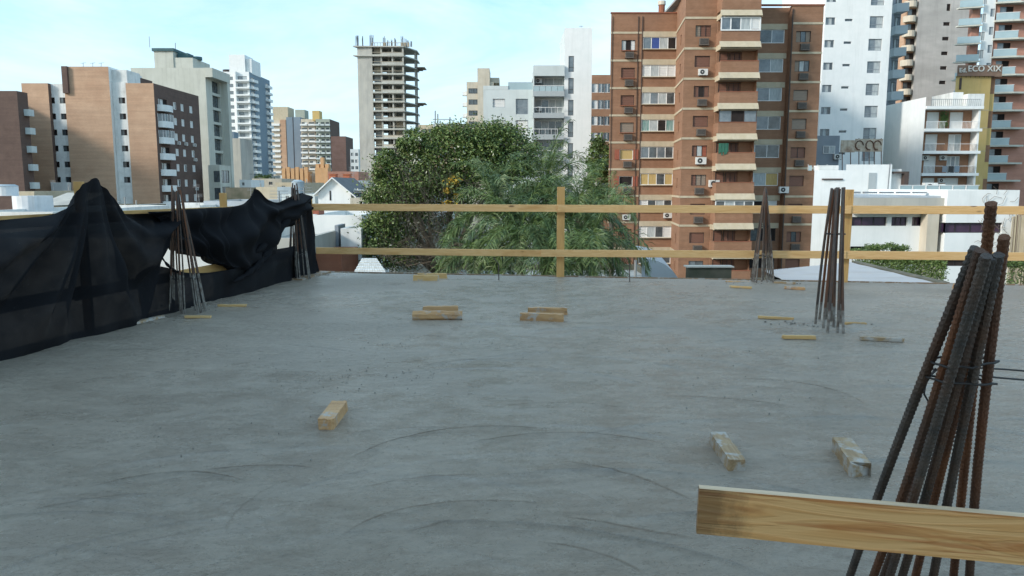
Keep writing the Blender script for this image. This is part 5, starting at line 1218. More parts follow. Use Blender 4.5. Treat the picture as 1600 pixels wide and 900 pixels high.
        sv = NN(t, 'ShaderNodeVectorMath', operation='SUBTRACT'); sv.inputs[1].default_value = c0; l(P_, sv.inputs[0]); nv_ = NN(t, 'ShaderNodeVectorMath', operation='NORMALIZE'); l(sv.outputs[0], nv_.inputs[0])
        dt = NN(t, 'ShaderNodeVectorMath', operation='DOT_PRODUCT'); dt.inputs[1].default_value = mdir; l(nv_.outputs[0], dt.inputs[0])
        mk = NN(t, 'ShaderNodeMapRange', i_1=ch, i_2=ch+(1-ch)*.5); l(dt.outputs['Value'], mk.inputs[0])
        m1 = NN(t, 'ShaderNodeMath', operation='MULTIPLY'); l(ln.outputs[0], m1.inputs[0]); l(mk.outputs[0], m1.inputs[1]); m2 = NN(t, 'ShaderNodeMath', operation='MULTIPLY'); l(b3.outputs[0], m2.inputs[0]); l(mk.outputs[0], m2.inputs[1])
        if line is None: line, band = m1.outputs[0], m2.outputs[0]
        else:
            q1 = NN(t, 'ShaderNodeMath', operation='MAXIMUM'); l(line, q1.inputs[0]); l(m1.outputs[0], q1.inputs[1]); line = q1.outputs[0]
            q2 = NN(t, 'ShaderNodeMath', operation='MAXIMUM'); l(band, q2.inputs[0]); l(m2.outputs[0], q2.inputs[1]); band = q2.outputs[0]
    brk = NN(t, 'ShaderNodeMath', operation='MULTIPLY'); l(line, brk.inputs[0]); l(rg(nz(5, (1, 1, 1), 8, .75), .36, .58, .35, 1.0), brk.inputs[1])
    bnd = NN(t, 'ShaderNodeMath', operation='MULTIPLY'); l(band, bnd.inputs[0]); l(rg(nz(9, (1, 1, 1), 7, .75), .42, .60, .05, .55), bnd.inputs[1])
    c = mixc(bnd.outputs[0], c, (.14, .12, .095, 1)); c = mixc(brk.outputs[0], c, (.15, .10, .058, 1))
    mf = NN(t, 'ShaderNodeMath', operation='MULTIPLY', i_1=.35); l(am.outputs['Fac'], mf.inputs[0]); c = mixc(mf.outputs[0], c, (.10, .082, .062, 1))
    l(c, b.inputs['Base Color'])
    r0 = NN(t, 'ShaderNodeMath', operation='ADD'); l(rg(mid, .35, .7, .15, .42), r0.inputs[0]); l(rg(ar.outputs['Fac'], 0, 1, 0, .25), r0.inputs[1]); l(r0.outputs[0], b.inputs['Roughness']); b.inputs['Specular IOR Level'].default_value = .6
    h = NN(t, 'ShaderNodeMath', operation='ADD'); l(rg(nz(44, (1, 1.1, 1), 8, .8), .3, .8, 0, 1.1), h.inputs[0]); l(rg(nz(7, (.8, 1.5, 1), 8, .7, 1.2), .3, .7, 0, 2.2), h.inputs[1])
    h2 = NN(t, 'ShaderNodeMath', operation='MULTIPLY_ADD', i_1=-2.2); l(brk.outputs[0], h2.inputs[0]); h3 = NN(t, 'ShaderNodeMath', operation='MULTIPLY_ADD', i_1=-3.0); l(sk.outputs[0], h3.inputs[0]); l(h.outputs[0], h3.inputs[2]); l(h3.outputs[0], h2.inputs[2])
    bp = NN(t, 'ShaderNodeBump', i_Strength=.85, i_Distance=.011); l(h2.outputs[0], bp.inputs['Height']); l(bp.outputs[0], b.inputs['Normal'])
    MATS['wet_cement'] = m; me.materials.append(m)
    o = bpy.data.objects.new('slab', me); COL.objects.link(o); tag(o, 'fresh wet grey concrete slab with trowel sweeps', kind='structure')
    e = MB(); P = [(c.x, c.y) for c in CR]; e.prism([(a*.999, b_*.999) for a, b_ in P], -.30, -.03, 'concrete'); e.build('slab_edge', o)
slab()
def plank(mb, a, b, w, h, m, up=Vector((0, 0, 1)), side=None):
    # a beam from a to b (centres), w across (horizontal), h high
    a, b = Vector(a), Vector(b); d = (b-a).normalized(); s = side or d.cross(up).normalized(); u = s.cross(d).normalized()
    q = [a-s*w/2-u*h/2, a+s*w/2-u*h/2, a+s*w/2+u*h/2, a-s*w/2+u*h/2]; p = [x+(b-a) for x in q]
    mb.poly(q[::-1] if 0 else [q[0], q[3], q[2], q[1]], m); mb.poly([p[0], p[1], p[2], p[3]], m)
    for i in range(4): j = (i+1) % 4; mb.poly([q[i], q[j], p[j], p[i]], m)
def beam(name, parent, a, b, w, h, m, label=None, bevel=.004, upv=None):
    # beam as an object of its own whose local x runs along it, so the grain follows
    a, b = Vector(a), Vector(b); d = b-a; L_ = d.length; M_ = MB(); n = max(1, int(L_/.5))
    rr = random.Random(int(L_*1000)); 
    for i in range(n+1): pass
    M_.box(-L_/2, L_/2, -w/2, w/2, -h/2, h/2, m)
    o = bpy.data.objects.new(name, M_.mesh(name)); COL.objects.link(o); c = (a+b)/2
    x = d.normalized(); z = Vector(upv) if upv else Vector((0, 0, 1)); z = (z-x*z.dot(x)).normalized() if abs(z.dot(x)) < .98 else Vector((0, -1, 0)); z = (z-x*z.dot(x)).normalized(); y = z.cross(x)
    from mathutils import Matrix
    mt = Matrix((x, y, z)).transposed()
    o.rotation_mode = 'XYZ'; o.rotation_euler = mt.to_euler()
    if parent is not None: o.parent = parent; o.location = c-WL(parent)
    else: o.location = c
    if bevel: md = o.modifiers.new('bevel', 'BEVEL'); md.width = bevel; md.segments = 2
    if label: o['label'] = label
    return o
# ------------------------------------------------------------ far railing
ed = lambda px: gp(px, 427+(px-500)*18/1100.)            # point on the far edge
def railing():
    a = gp(487, 427); b = Vector((8.2, 11.5, 0))
    r = thing('timber_railing', 'raw timber guard railing of two long boards along the far edge of the slab', 'railing', (2, 12.6, 0))
    Y = lambda x: 13.25-(x+3.3)*(1.72/11.6)
    def rail(px0, px1, py0, py1, off=0.0, z=None):
        # solve the depth on the rail line
        def sol(px, py):
            D = 12.6
            for _ in range(12): x = X(px, py, D); D = Y(x)-.05-off
            return at(px, py, D)
        return sol(px0, py0), sol(px1, py1)
    for px0, px1, y0, y1, off, w in ((483, 873, 323.5, 325.5, 0, .118), (871, 1330, 325.8, 327.8, .0, .122), (1322, 1690, 327.5, 329.0, 0, .125)):
        p, q = rail(px0, px1, y0, y1, off+(.026 if px0 == 871 else 0)); beam('rail', r, p, q, .025, w, 'wood_rail')
    for px0, px1, y0, y1, off, w in ((494, 850, 391.5, 395.8, 0, .112), (845, 1322, 395.5, 398.2, .026, .118), (1318, 1690, 398.2, 402.0, 0, .128)):
        p, q = rail(px0, px1, y0, y1, off); beam('rail', r, p, q, .025, w, 'wood_rail')
    for px, pt, lab, w in ((487, 306, None, .11), (875.5, 292, None, .125), (1318, 296, None, .14)):
        D = 12.7
        for _ in range(12): D = Y(X(px, 425, D))+.04
        x = X(px, 425, D); beam('post', r, (x, D, -.35), (x+(.0 if px != 1318 else .02), D, Z(pt, D)), .125 if px > 500 else .1, .05, 'wood_post', upv=(0, -1, 0))
    x = 7.9; beam('post', r, (x, Y(x)+.04, -.35), (x, Y(x)+.04, 1.5), .125, .05, 'wood_post', upv=(0, -1, 0))
    # form board flush with the slab edge
    f = beam('formwork_board', None, (-3.2, 13.44, -.13), (8.35, 11.55, -.13), .03, .27, 'wood_form'); tag(f, 'thin brown formwork board flush with the far edge of the slab', 'board')
    f = beam('formwork_board', None, (X(470, 434, 12.4), 12.15, .012), (X(507, 428, 13.2), 13.3, .012), .20, .03, 'wood_form'); tag(f, 'cement stained plank lying at the left far corner of the slab', 'board')
railing()
def left_railing():
    r = thing('timber_railing', 'timber guard railing along the left edge, mostly covered by the black net', 'railing', (-4.2, 8, 0))
    for y, z in ((4.0, 1.45), (7.95, 1.54), (10.6, 1.40), (2.0, 1.4)):
        x = XL(y)-.17; beam('post', r, (x, y, -.3), (x, y, z), .09, .05, 'wood_post')
    for z0 in (1.17, .42):
        beam('rail', r, (XL(2.2)-.11, 2.2, z0), (XL(7.9)-.11, 7.9, z0), .025, .12, 'wood_post')
        beam('rail', r, (XL(7.7)-.11, 7.7, z0+(.0 if z0 > 1 else -.02)), (XL(13.2)-.11, 13.2, z0+(-.03 if z0 > 1 else -.02)), .025, .12, 'wood_post')
left_railing()

# ------------------------------------------------------------ shade net
def netmat():
    m = bpy.data.materials.new('shade_net'); m.use_nodes = True; t = m.node_tree; l = t.links.new; b = t.nodes['Principled BSDF']; out = t.nodes['Material Output']
    b.inputs['Base Color'].default_value = (.0085, .0085, .011, 1); b.inputs['Roughness'].default_value = .9; b.inputs['Specular IOR Level'].default_value = .12
    tc = NN(t, 'ShaderNodeTexCoord'); n = NN(t, 'ShaderNodeTexNoise', i_Scale=2.6, i_Detail=6, i_Roughness=.65); l(tc.outputs['Object'], n.inputs['Vector'])
    r = NN(t, 'ShaderNodeMapRange', i_1=.40, i_2=.75); r.inputs[3].default_value = .004; r.inputs[4].default_value = .02; l(n.outputs[0], r.inputs[0])
    # the weave: fine threads
    mp = NN(t, 'ShaderNodeMapping'); mp.inputs['Scale'].default_value = (420, 420, 420); l(tc.outputs['Object'], mp.inputs[0])
    w = NN(t, 'ShaderNodeTexNoise', i_Scale=1.0, i_Detail=2); l(mp.outputs[0], w.inputs['Vector'])
    bp = NN(t, 'ShaderNodeBump', i_Strength=.3, i_Distance=.002); l(w.outputs[0], bp.inputs['Height']); l(bp.outputs[0], b.inputs['Normal'])
    nd = NN(t, 'ShaderNodeTexNoise', i_Scale=70, i_Detail=2); l(tc.outputs['Object'], nd.inputs['Vector']); rd = NN(t, 'ShaderNodeMapRange', i_1=.73, i_2=.78); rd.inputs[4].default_value = .35; l(nd.outputs[0], rd.inputs[0])
    xd = NN(t, 'ShaderNodeMix', data_type='RGBA'); xd.inputs[6].default_value = (.011, .011, .013, 1); xd.inputs[7].default_value = (.16, .16, .155, 1); l(rd.outputs[0], xd.inputs[0]); l(xd.outputs[2], b.inputs['Base Color'])
    tr = NN(t, 'ShaderNodeBsdfTransparent'); ms = NN(t, 'ShaderNodeMixShader'); l(r.outputs[0], ms.inputs[0]); l(b.outputs[0], ms.inputs[1]); l(tr.outputs[0], ms.inputs[2]); l(ms.outputs[0], out.inputs['Surface'])
    MATS['shade_net'] = m
netmat()
def lineD(px, py, off=0.0):
    D = 8.0
    for _ in range(25): D2 = (X(px, py, D)-off+4.5)/.1818+6.7; D = D*.0+1.0*(5.718-off)/(-(px-800)/F/den(py)+.1818) if 0 else D
    # x = k D and x = -4.5+.1818(D-6.7)+off  ->  D (k-.1818) = -5.718+off
    k = (px-800)/F/den(py); return (-5.718+off)/(k-.1818)
def netsheet(name, label, ctl, nu, nv, fold, mats='shade_net', off=.10, seed=1, extra=None, loc=None):
    # ctl: list of (s, [points down the cloth as (px, py)]) with s rising; same number of points in each column
    ss = [c[0] for c in ctl]; K = len(ctl[0][1]); rr = random.Random(seed); ph = [rr.uniform(0, 6.28) for _ in range(8)]
    def cat(a, b, c, d, t): return .5*((2*b)+(-a+c)*t+(2*a-5*b+4*c-d)*t*t+(-a+3*b-3*c+d)*t**3)
    V3 = []
    for s, col in ctl:
        out = []
        for q in col:
            px, py = q[0], q[1]; o_ = off+(q[2] if len(q) > 2 else 0)
            w_ = at(px, py, lineD(px, py, o_))
            if w_.z < .12 and q is col[-1]: w_ = Vector((w_.x+.01, w_.y, -.035))
            out.append(w_)
        V3.append(out)
    nrm = Vector((.984, -.179, 0))
    vs = []
    for i in range(nu+1):
        s = ss[0]+(ss[-1]-ss[0])*i/nu
        k = max(j for j in range(len(ss)) if ss[j] <= s+1e-9); k = min(k, len(ss)-2); t = (s-ss[k])/(ss[k+1]-ss[k])
        g = lambda j: V3[max(0, min(len(ss)-1, j))]
        col = [Vector([cat(g(k-1)[m][c], g(k)[m][c], g(k+1)[m][c], g(k+2)[m][c], t) for c in range(3)]) for m in range(K)]
        for j in range(nv+1):
            v = j/nv*(K-1); m = min(int(v), K-2); tv = v-m; h = lambda q: col[max(0, min(K-1, q))]
            p = Vector([cat(h(m-1)[c], h(m)[c], h(m+1)[c], h(m+2)[c], tv) for c in range(3)])
            d = fold(s, j/nv, ph)
            nn_ = noise.noise(Vector((p.y*1.3, p.z*1.6, seed)))*.05+noise.noise(Vector((p.y*5, p.z*3, seed+3)))*.02
            vs.append(p+nrm*(d+nn_))
    M_ = MB(); M_.v = [tuple(p) for p in vs]; k = M_.mi(mats)
    for i in range(nu):
        for j in range(nv): a = i*(nv+1)+j; M_.f.append((a, a+1, a+nv+2, a+nv+1)); M_.m.append(k)
    return M_
sn = math.sin
def foldA(s, v, ph):       # tension folds fanning out of the peak at s = 148
    dx = (s-148)/150.; a = math.atan2(dx, v+.12); r = math.hypot(dx, v)
    f = min(1, r*1.6)*min(1, (1-v)*3+.25)
    return .10*f*(sn(a*9+ph[0])+.6*sn(a*19+ph[1]+v*2))+.02*sn(s*.12+v*8+ph[2])*f
colsA = []
tops = [(-230, 392), (-120, 362), (-40, 349), (0, 345), (40, 342), (75, 336), (88, 328), (105, 314), (122, 297), (136, 284), (144, 279), (152, 279), (160, 289), (175, 306), (190, 322), (200, 333), (225, 334), (250, 332), (268, 330), (282, 327)]
for px, py in tops:
    pb = px if px < 250 else 250+(px-250)*.2
    bot = 555-(px)*(555-491)/250. if px > -60 else 575-(px+60)*.45
    if px > 225: bot = {250: 440, 268: 405, 282: 372}.get(px, bot)
    c = []
    for k in range(7):
        t = k/6.; y = py+(bot-py)*t
        x = px+(pb-px)*t
        if k == 6: c.append((x, y, -.02))
        else: c.append((x, y, .02+.05*sn(t*3.1)*(1 if k else 0)))
    colsA.append((px, c))
def foldB(s, v, ph): return .05*min(1, v*3+.3)*(sn(s*.14+ph[0]+v*4)+.5*sn(s*.31+ph[1]-v*3))+.045*sn(v*13+s*.02)
colsB = [(s, c) for s, c in (
    (228, [(232, 331), (240, 345), (250, 362), (262, 378), (276, 392)]),
    (262, [(262, 330), (270, 347), (280, 365), (292, 382), (306, 396)]),
    (295, [(292, 327), (298, 350), (306, 372), (318, 392), (330, 407)]),
    (335, [(322, 325, .03), (328, 348, .08), (336, 372, .12), (346, 396, .12), (352, 416, .05)]),
    (362, [(346, 324, .04), (350, 350, .10), (356, 378, .15), (362, 402, .14), (368, 418, .05)]),
    (385, [(370, 321, .04), (374, 345, .12), (378, 370, .18), (384, 396, .15), (390, 415, .05)]),
    (400, [(386, 310, .04), (392, 340, .12), (398, 365, .2), (404, 388, .15), (408, 405, .05)]),
    (412, [(393, 298, .05), (402, 325, .15), (410, 350, .2), (416, 372, .15), (420, 388, .05)]),
    (424, [(403, 296, .05), (413, 318, .15), (422, 335, .2), (427, 352, .15), (430, 370, .05)]),
    (440, [(418, 312, .05), (424, 322, .12), (430, 333, .2), (434, 344, .15), (438, 356, .05)]),
    (455, [(432, 316, .05), (438, 322, .12), (444, 330, .2), (450, 338, .15), (456, 346, .05)]),
    (470, [(455, 307, .05), (460, 314, .12), (464, 321, .2), (468, 328, .15), (472, 334, .05)]),
    (488, [(476, 301, .05), (480, 306, .12), (485, 313, .18), (489, 319, .12), (490, 325, .05)]))]
def foldC(s, v, ph): return .04*sn(s*.5+ph[0]+v*3)+.02*sn(s*1.1+v*9)
colsC = [(s, c) for s, c in (
    (0, [(468, 318), (466, 345), (463, 372), (459, 398), (456, 428)]),
    (8, [(474, 316), (474, 345), (474, 372), (474, 398), (472, 432)]),
    (16, [(481, 314), (483, 345), (485, 372), (487, 400), (489, 430)]),
    (24, [(486, 314), (488, 345), (492, 372), (496, 400), (500, 424)]))]
def foldD(s, v, ph): return .03*sn(s*.06+v*5+ph[0])+.015*sn(s*.2+ph[1])
colsD = [(s, c) for s, c in (
    (205, [(212, 440), (214, 458), (216, 480), (219, 508, -.02)]),
    (240, [(236, 415), (238, 440), (240, 465), (244, 491, -.02)]),
    (290, [(285, 425), (288, 443), (290, 460), (292, 478, -.02)]),
    (340, [(335, 425), (338, 438), (340, 452), (342, 465, -.02)]),
    (390, [(388, 410), (388, 425), (388, 438), (388, 452, -.02)]),
    (430, [(425, 392), (426, 410), (427, 425), (428, 439, -.02)]),
    (458, [(450, 385), (452, 400), (455, 415), (458, 431, -.02)]),
    (485, [(478, 380), (480, 395), (484, 410), (490, 429, -.02)]))]
def strap(c0, c1, w, m=14):     # a narrow twisted band of net between two pixel points
    pass
ob = netsheet('shade_net', '', colsA, 230, 70, foldA, seed=2).build('shade_net', loc=(-4.4, 8, 0), smooth=True)
tag(ob, 'black shade net hung over the left railing with a tall peak over a post', 'net')
ro = thing('shade_net', 'second black shade net, bunched and sagging in loops toward the far left corner', 'net', (-3.8, 11, 0))
netsheet('', '', colsB, 120, 50, foldB, seed=4, off=.0).build('bunched_cloth', ro, smooth=True)
netsheet('', '', [(s, [(a[0], a[1]+4, (a[2] if len(a) > 2 else 0)-.1) for a in c]) for s, c in colsB], 100, 30, foldB, seed=9, off=-.02).build('rear_layer', ro, smooth=True)
netsheet('', '', colsC, 24, 40, foldC, seed=5, off=.0).build('hanging_end', ro, smooth=True)
netsheet('', '', colsD, 80, 24, foldD, seed=6, off=.0).build('lower_cloth', ro, smooth=True)
for (a, b, w) in (((425, 385), (365, 440), .05), ((450, 340), (395, 425), .06), ((440, 350), (410, 400), .05), ((250, 398), (285, 425), .02), ((470, 312), (398, 395), .07)):
    m = MB(); P = []
    for i in range(15):
        t = i/14; px, py = a[0]+(b[0]-a[0])*t, a[1]+(b[1]-a[1])*t; P.append(at(px, py+8*sn(t*3.1), lineD(px, py, .08)))
    m.tube(P, [w*(.5+.5*sn(i/14*3.1))*(.8+.3*sn(i*1.7)) for i in range(15)], 'shade_net', 8); m.build('twisted_band', ro, smooth=True)

# ------------------------------------------------------------ reinforcing bars
def rib_bar(p0, p1, rad, m, ribs=True, pitch=.016, seg=10, cem=0):
    p0, p1 = Vector(p0), Vector(p1); d = p1-p0; L_ = d.length; t = d.normalized(); u = t.orthogonal().normalized(); w = t.cross(u)
    n = int(L_/(pitch/3)) if ribs else 6
    M_ = MB(); k = M_.mi(m); kc = M_.mi('cement_bar') if cem else k
    bend = Vector((rnd.uniform(-1, 1), rnd.uniform(-1, 1), 0))*.008*L_
    for i in range(n+1):
        s = i/n; c = p0+d*s+bend*sn(s*3.14)
        for q in range(seg):
            a = 2*math.pi*q/seg; rr_ = rad
            if ribs:
                side = sn(a); f = abs(side)**.5
                ph = (s*L_/pitch+(.5 if side > 0 else 0)+.35*math.cos(a)) % 1.0
                rr_ += rad*.17*f*(1 if ph < .36 else 0)
                if abs(side) < .25: rr_ += rad*.12
            M_.v.append(tuple(c+(u*math.cos(a)+w*math.sin(a))*rr_))
    for i in range(n):
        for q in range(seg):
            a = i*seg+q; b = i*seg+(q+1) % seg; M_.f.append((a, b, b+seg, a+seg)); M_.m.append(kc if (cem and i/n*L_ < cem*(1+.3*sn(q))) else k)
    M_.f.append(tuple(range(n*seg, n*seg+seg))); M_.m.append(k)
    return M_
def cluster(label, base, bars, rad, ribs, ties=(), mats=('rust',), cem=0, tiem='wire', name='rebar_cluster', seg=8):
    r = thing(name, label, 'rebar', (base[0], base[1], 0))
    for i, (p0, p1, rd) in enumerate(bars):
        o = rib_bar(p0, p1, rd or rad, mats[i % len(mats)], ribs, cem=cem, seg=seg).build('bar', r, smooth=not ribs)
    for T in ties:
        m = MB(); m.tube(T, .0035 if ribs else .006, tiem, 5, cap=False); m.build('tie_wire', r)
    return r
# near bundle, right
def near_bundle():
    def B_(px, py, D): return at(px, py, D)
    base = lambda px, D: Vector((X(px, 994, D), D, -.02))
    L_ = [ (1296, 2.42, 1524, 388, 1.60, 'rust_grey'), (1322, 2.36, 1531, 391, 1.575, 'rust'), (1344, 2.42, 1538, 396, 1.60, 'rust'), (1352, 2.30, 1541, 400, 1.54, 'rust_grey'),
           (1376, 2.36, 1549, 402, 1.56, 'rust_grey'), (1408, 2.42, 1553, 408, 1.60, 'rust_orange'), (1437, 2.30, 1560, 398, 1.56, 'rust_grey'), (1480, 2.36, 1549, 318, 1.61, 'rust_orange'), (1512, 2.3, 1569, 370, 1.585, 'rust')]
    bars = []; ms = []
    r = thing('rebar_cluster', 'thick rusty ribbed rebar bundle in the right foreground', 'rebar', (X(1410, 994, 2.38), 2.38, 0))
    segs = []
    for i, (pb, Db, pt, yt, Dt, mm) in enumerate(L_):
        p0 = base(pb, Db); p1 = at(pt, yt, Dt); segs.append((p0, p1))
        rib_bar(p0, p1, .0106 if i != 7 else .0104, mm, True, seg=12, pitch=.0155).build('bar', r)
    # wire round the bars about half way up
    def ring(f, rad, tilt=0, n=40):
        zs = [a+(b-a)*f for a, b in segs]; cx = sum(z.x for z in zs)/len(zs); cy = sum(z.y for z in zs)/len(zs); cz = sum(z.z for z in zs)/len(zs)
        P2 = sorted((z.x, z.y) for z in zs); cr = lambda o, a, b: (a[0]-o[0])*(b[1]-o[1])-(a[1]-o[1])*(b[0]-o[0])
        def half(ps):
            h = []
            for p in ps:
                while len(h) > 1 and cr(h[-2], h[-1], p) <= 0: h.pop()
                h.append(p)
            return h[:-1]
        H = half(P2)+half(P2[::-1]); out = []
        for j, p in enumerate(H):
            q = H[(j+1) % len(H)]; v = Vector((p[0]-cx, p[1]-cy)); v = v.normalized()*.0125 if v.length else v
            v2 = Vector((q[0]-cx, q[1]-cy)).normalized()*.016
            for t in (0, .33, .66): out.append(Vector((p[0]+v.x+(q[0]+v2.x-p[0]-v.x)*t, p[1]+v.y+(q[1]+v2.y-p[1]-v.y)*t, cz+tilt*(p[0]-cx)*3+rnd.uniform(-.003, .003))))
        return out+[out[0]]
        ex = (max(z.x for z in zs)-min(z.x for z in zs))/2+.02; ey = (max(z.y for z in zs)-min(z.y for z in zs))/2+.02
        return [Vector((cx+ex*math.cos(a), cy+ey*math.sin(a), cz+tilt*math.cos(a)+.012*sn(3*a))) for a in [i/n*6.283 for i in range(n+1)]]
    for f, tl in ((.765, -.03), (.80, .012)):
        m = MB(); m.tube(ring(f, 0, tl), .0028, 'wire', 6, cap=False); m.build('tie_wire', r)
    for pts in ([(1458, 577, 1.88), (1500, 582, 1.85), (1548, 589, 1.84), (1605, 594, 1.9), (1660, 600, 1.95)], [(1530, 575, 1.95), (1570, 577, 1.98), (1640, 583, 2.0)], [(1462, 575, 1.86), (1446, 600, 1.86), (1444, 616, 1.85), (1452, 630, 1.84), (1464, 642, 1.83)], [(1444, 610, 1.86), (1450, 590, 1.85), (1466, 576, 1.86), (1480, 577, 1.86)]):
        m = MB(); m.tube([at(*p) for p in pts], .0024, 'wire', 6); m.build('tie_wire', r)
near_bundle()
def pyramid(label, pb, yb, ws, pt, yt, n, rad, seed, cem, mats, spread=.20, bars=None, ties=2, ttop=.035, cage=False):
    rr = random.Random(seed); c = gp(pb, yb); top = at(pt, yt, c.y*.985); out = []
    for i in range(n):
        a = 6.283*i/n+rr.uniform(-.35, .35); sq = 1/max(abs(math.cos(a)), abs(math.sin(a)))*.8
        p0 = c+Vector((ws*sq*math.cos(a), spread*sq*math.sin(a), -.03)); p1 = top+Vector((ttop*math.cos(a+.5), ttop*math.sin(a+.5), rr.uniform(-.09, .02)))
        out.append((p0, p1, rad))
    T = []
    for f in [.30, .62][:ties]:
        pts = []
        for i in range(n+1): p0, p1, _ = out[i % n]; pts.append(p0+(p1-p0)*f+Vector((0, 0, rr.uniform(-.01, .01))))
        T.append(pts)
    return cluster(label, (c.x, c.y), out, rad, False, T, mats, cem, seg=7)
pyramid('rebar pyramid at the left edge with pale cement on its feet, beside the hanging net', 293, 487, .235, 276, 292, 16, .009, 1, .42, ('rust', 'rust_grey', 'rust'), .13, ttop=.05)
pyramid('rebar pyramid by the far left corner in front of the trailing net end', 468, 436, .21, 460, 288, 12, .011, 2, .50, ('rust', 'rust_grey'), .13, ttop=.04)
pyramid('slender pointed rebar pyramid near the far edge, in front of the brick block', 1190, 440, .18, 1196, 293, 13, .011, 3, .45, ('rust_grey', 'rust', 'rust_grey'), .2, ttop=.012)
def mid_bundle():
    D = Dg(508); out = []
    for i, (pb, yb, pt, yt) in enumerate(((1274, 506, 1300, 294), (1280, 500, 1302, 296), (1286, 514, 1306, 294), (1293, 520, 1308, 293), (1299, 503, 1310, 293), (1303, 511, 1312, 295), (1309, 519, 1317, 293), (1314, 505, 1318, 294), (1318, 521, 1319, 293), (1290, 500, 1306, 297))):
        p0 = gp(pb, yb)-Vector((0, 0, .03)); p1 = at(pt, yt, D-.1+.05*(i % 3)); out.append((p0, p1, .0145))
    T = []
    for f in (.12, .68):
        zs = [a+(b-a)*f for a, b, _ in out]; cx = sum(z.x for z in zs)/10; cy = sum(z.y for z in zs)/10; cz = zs[0].z
        T.append([Vector((cx+.16*(1-.55*f)*math.cos(a), cy+.14*(1-.55*f)*sn(a), cz)) for a in [i/16*6.283 for i in range(17)]]) if f > .5 else None
    cluster('tight bundle of tall dark rebars before the right post of the far railing', (X(1298, 508, D), D), out, .0145, False, T, ('rust_grey', 'rust', 'rust'), .12, seg=7)
mid_bundle()
for px, y0, y1, l in ((779.5, 437, 407, 'short steel rod stub near the far edge left of the middle post'), (984, 440, 412, 'short steel rod stub near the far edge right of the middle post')):
    c = gp(px, y0); m = MB(); m.tube([c-Vector((0, 0, .03)), at(px-.5, y1 if px > 800 else 412, c.y)] + ([at(px-8, 403, c.y)] if px < 800 else []), .008, 'rust_grey', 6); tag(m.build('steel_rod', loc=c), l, 'rod')
# footing stubs beside clusters: mortar
rr = random.Random(11)
m = MB()
for c0, n, rad in ((gp(1296, 508), 36, .36), (gp(1190, 441), 60, .4), (gp(290, 478), 60, .4), (gp(465, 432), 40, .35), (gp(1230, 505), 14, .35), (gp(560, 590), 110, .7), (gp(600, 540), 30, .9), (gp(1000, 560), 30, 1.4), (gp(400, 680), 22, 1.2), (gp(1200, 600), 20, 1.2)):
    for i in range(n):
        x = c0.x+rr.gauss(0, rad*.6); y = c0.y+rr.gauss(0, rad*.35); s = rr.uniform(.003, .011)*(1.3 if rad < .5 else .5)
        if y < 1.8: continue
        pts = [(x+s*math.cos(a)*rr.uniform(.6, 1.3), y+s*math.sin(a)*rr.uniform(.6, 1.3)) for a in (0, 1.25, 2.5, 3.8, 5.0)]
        z0 = -.006; m.prism(pts, z0, rr.uniform(.4, .9)*s+.002, 'clods')
o = m.build('mortar_clods'); tag(o, 'crumbs of mortar scattered on the slab', 'mortar', kind='stuff')

# ------------------------------------------------------------ timber blocks on the slab
def chunk(label, ends, w, h, m, group=None, z=0.0, cut=None, seed=0, sink=.014, round_=False, tilt=0):
    # ends: two pixel points on the slab (near bottom line), w: depth across, h: height
    a, b = gp(*ends[0]), gp(*ends[1]); d = (b-a); L_ = d.length; c = (a+b)/2; ang = math.atan2(d.y, d.x); nrm = Vector((-sn(ang), math.cos(ang), 0))
    if nrm.y < 0: nrm = -nrm
    rr = random.Random(seed+5); M_ = MB(); n = 10; k = M_.mi(m)
    ringN = 4 if not round_ else 8
    for i in range(n+1):
        x = -L_/2+L_*i/n; jw = w*(1+rr.uniform(-.03, .03)); jh = h*(1+rr.uniform(-.035, .035))
        if cut and i == n: x -= cut
        if round_:
            for q in range(8): an = R(-112.5+45*q+90); M_.v.append((x+rr.uniform(-.004, .004), w/2*(1+rr.uniform(-.08, .08))*math.cos(an)*1.05, h/2+h/2*math.sin(an)*1.05*(1+rr.uniform(-.1, .1))))
        else:
            sk = .01 if i in (0, n) else 0
            M_.v += [(x+rr.uniform(-sk, sk), -jw/2, 0), (x+rr.uniform(-sk, sk), jw/2, 0), (x+rr.uniform(-sk, sk), jw/2-.004, jh), (x+rr.uniform(-sk, sk), -jw/2+.004, jh)]
    N_ = ringN
    for i in range(n):
        for q in range(N_): a_ = i*N_+q; b_ = i*N_+(q+1) % N_; M_.f.append((a_, b_, b_+N_, a_+N_)); M_.m.append(k)
    M_.f.append(tuple(reversed(range(N_)))); M_.m.append(k); M_.f.append(tuple(range(n*N_, n*N_+N_))); M_.m.append(k)
    # flip if needed is harmless: cycles shades both sides
    o = bpy.data.objects.new('timber_block', M_.mesh('timber_block')); COL.objects.link(o)
    o.location = c+nrm*(w/2)+Vector((0, 0, z-min(sink, h*.12))); o.rotation_euler = (tilt, 0, ang)
    md = o.modifiers.new('bevel', 'BEVEL'); md.width = .004; md.segments = 2; md.limit_method = 'ANGLE'
    tag(o, label, 'timber', group or 'timber offcuts lying on the slab'); return o
G1 = 'pairs of timber blocks on the slab'
chunk('front block of the left middle pair, rounded and chipped', ((644, 500.5), (722, 500.5)), .10, .115, 'wood_block', G1, seed=1, round_=True)
chunk('rear block of the left middle pair, lying behind the chipped one', ((661, 489), (716, 488)), .075, .085, 'wood_block', G1, seed=2)
chunk('front block of the right middle pair, with a reddish end', ((813, 501), (881, 503)), .08, .095, 'wood_block', G1, seed=3)
chunk('rear block of the right middle pair, cut with a notch', ((825, 491), (886, 492)), .075, .09, 'wood_block', G1, seed=4)
chunk('front block of the far pair by the slab edge under the tree', ((645, 438.5), (686, 438.5)), .08, .10, 'wood_yellow', G1, seed=5)
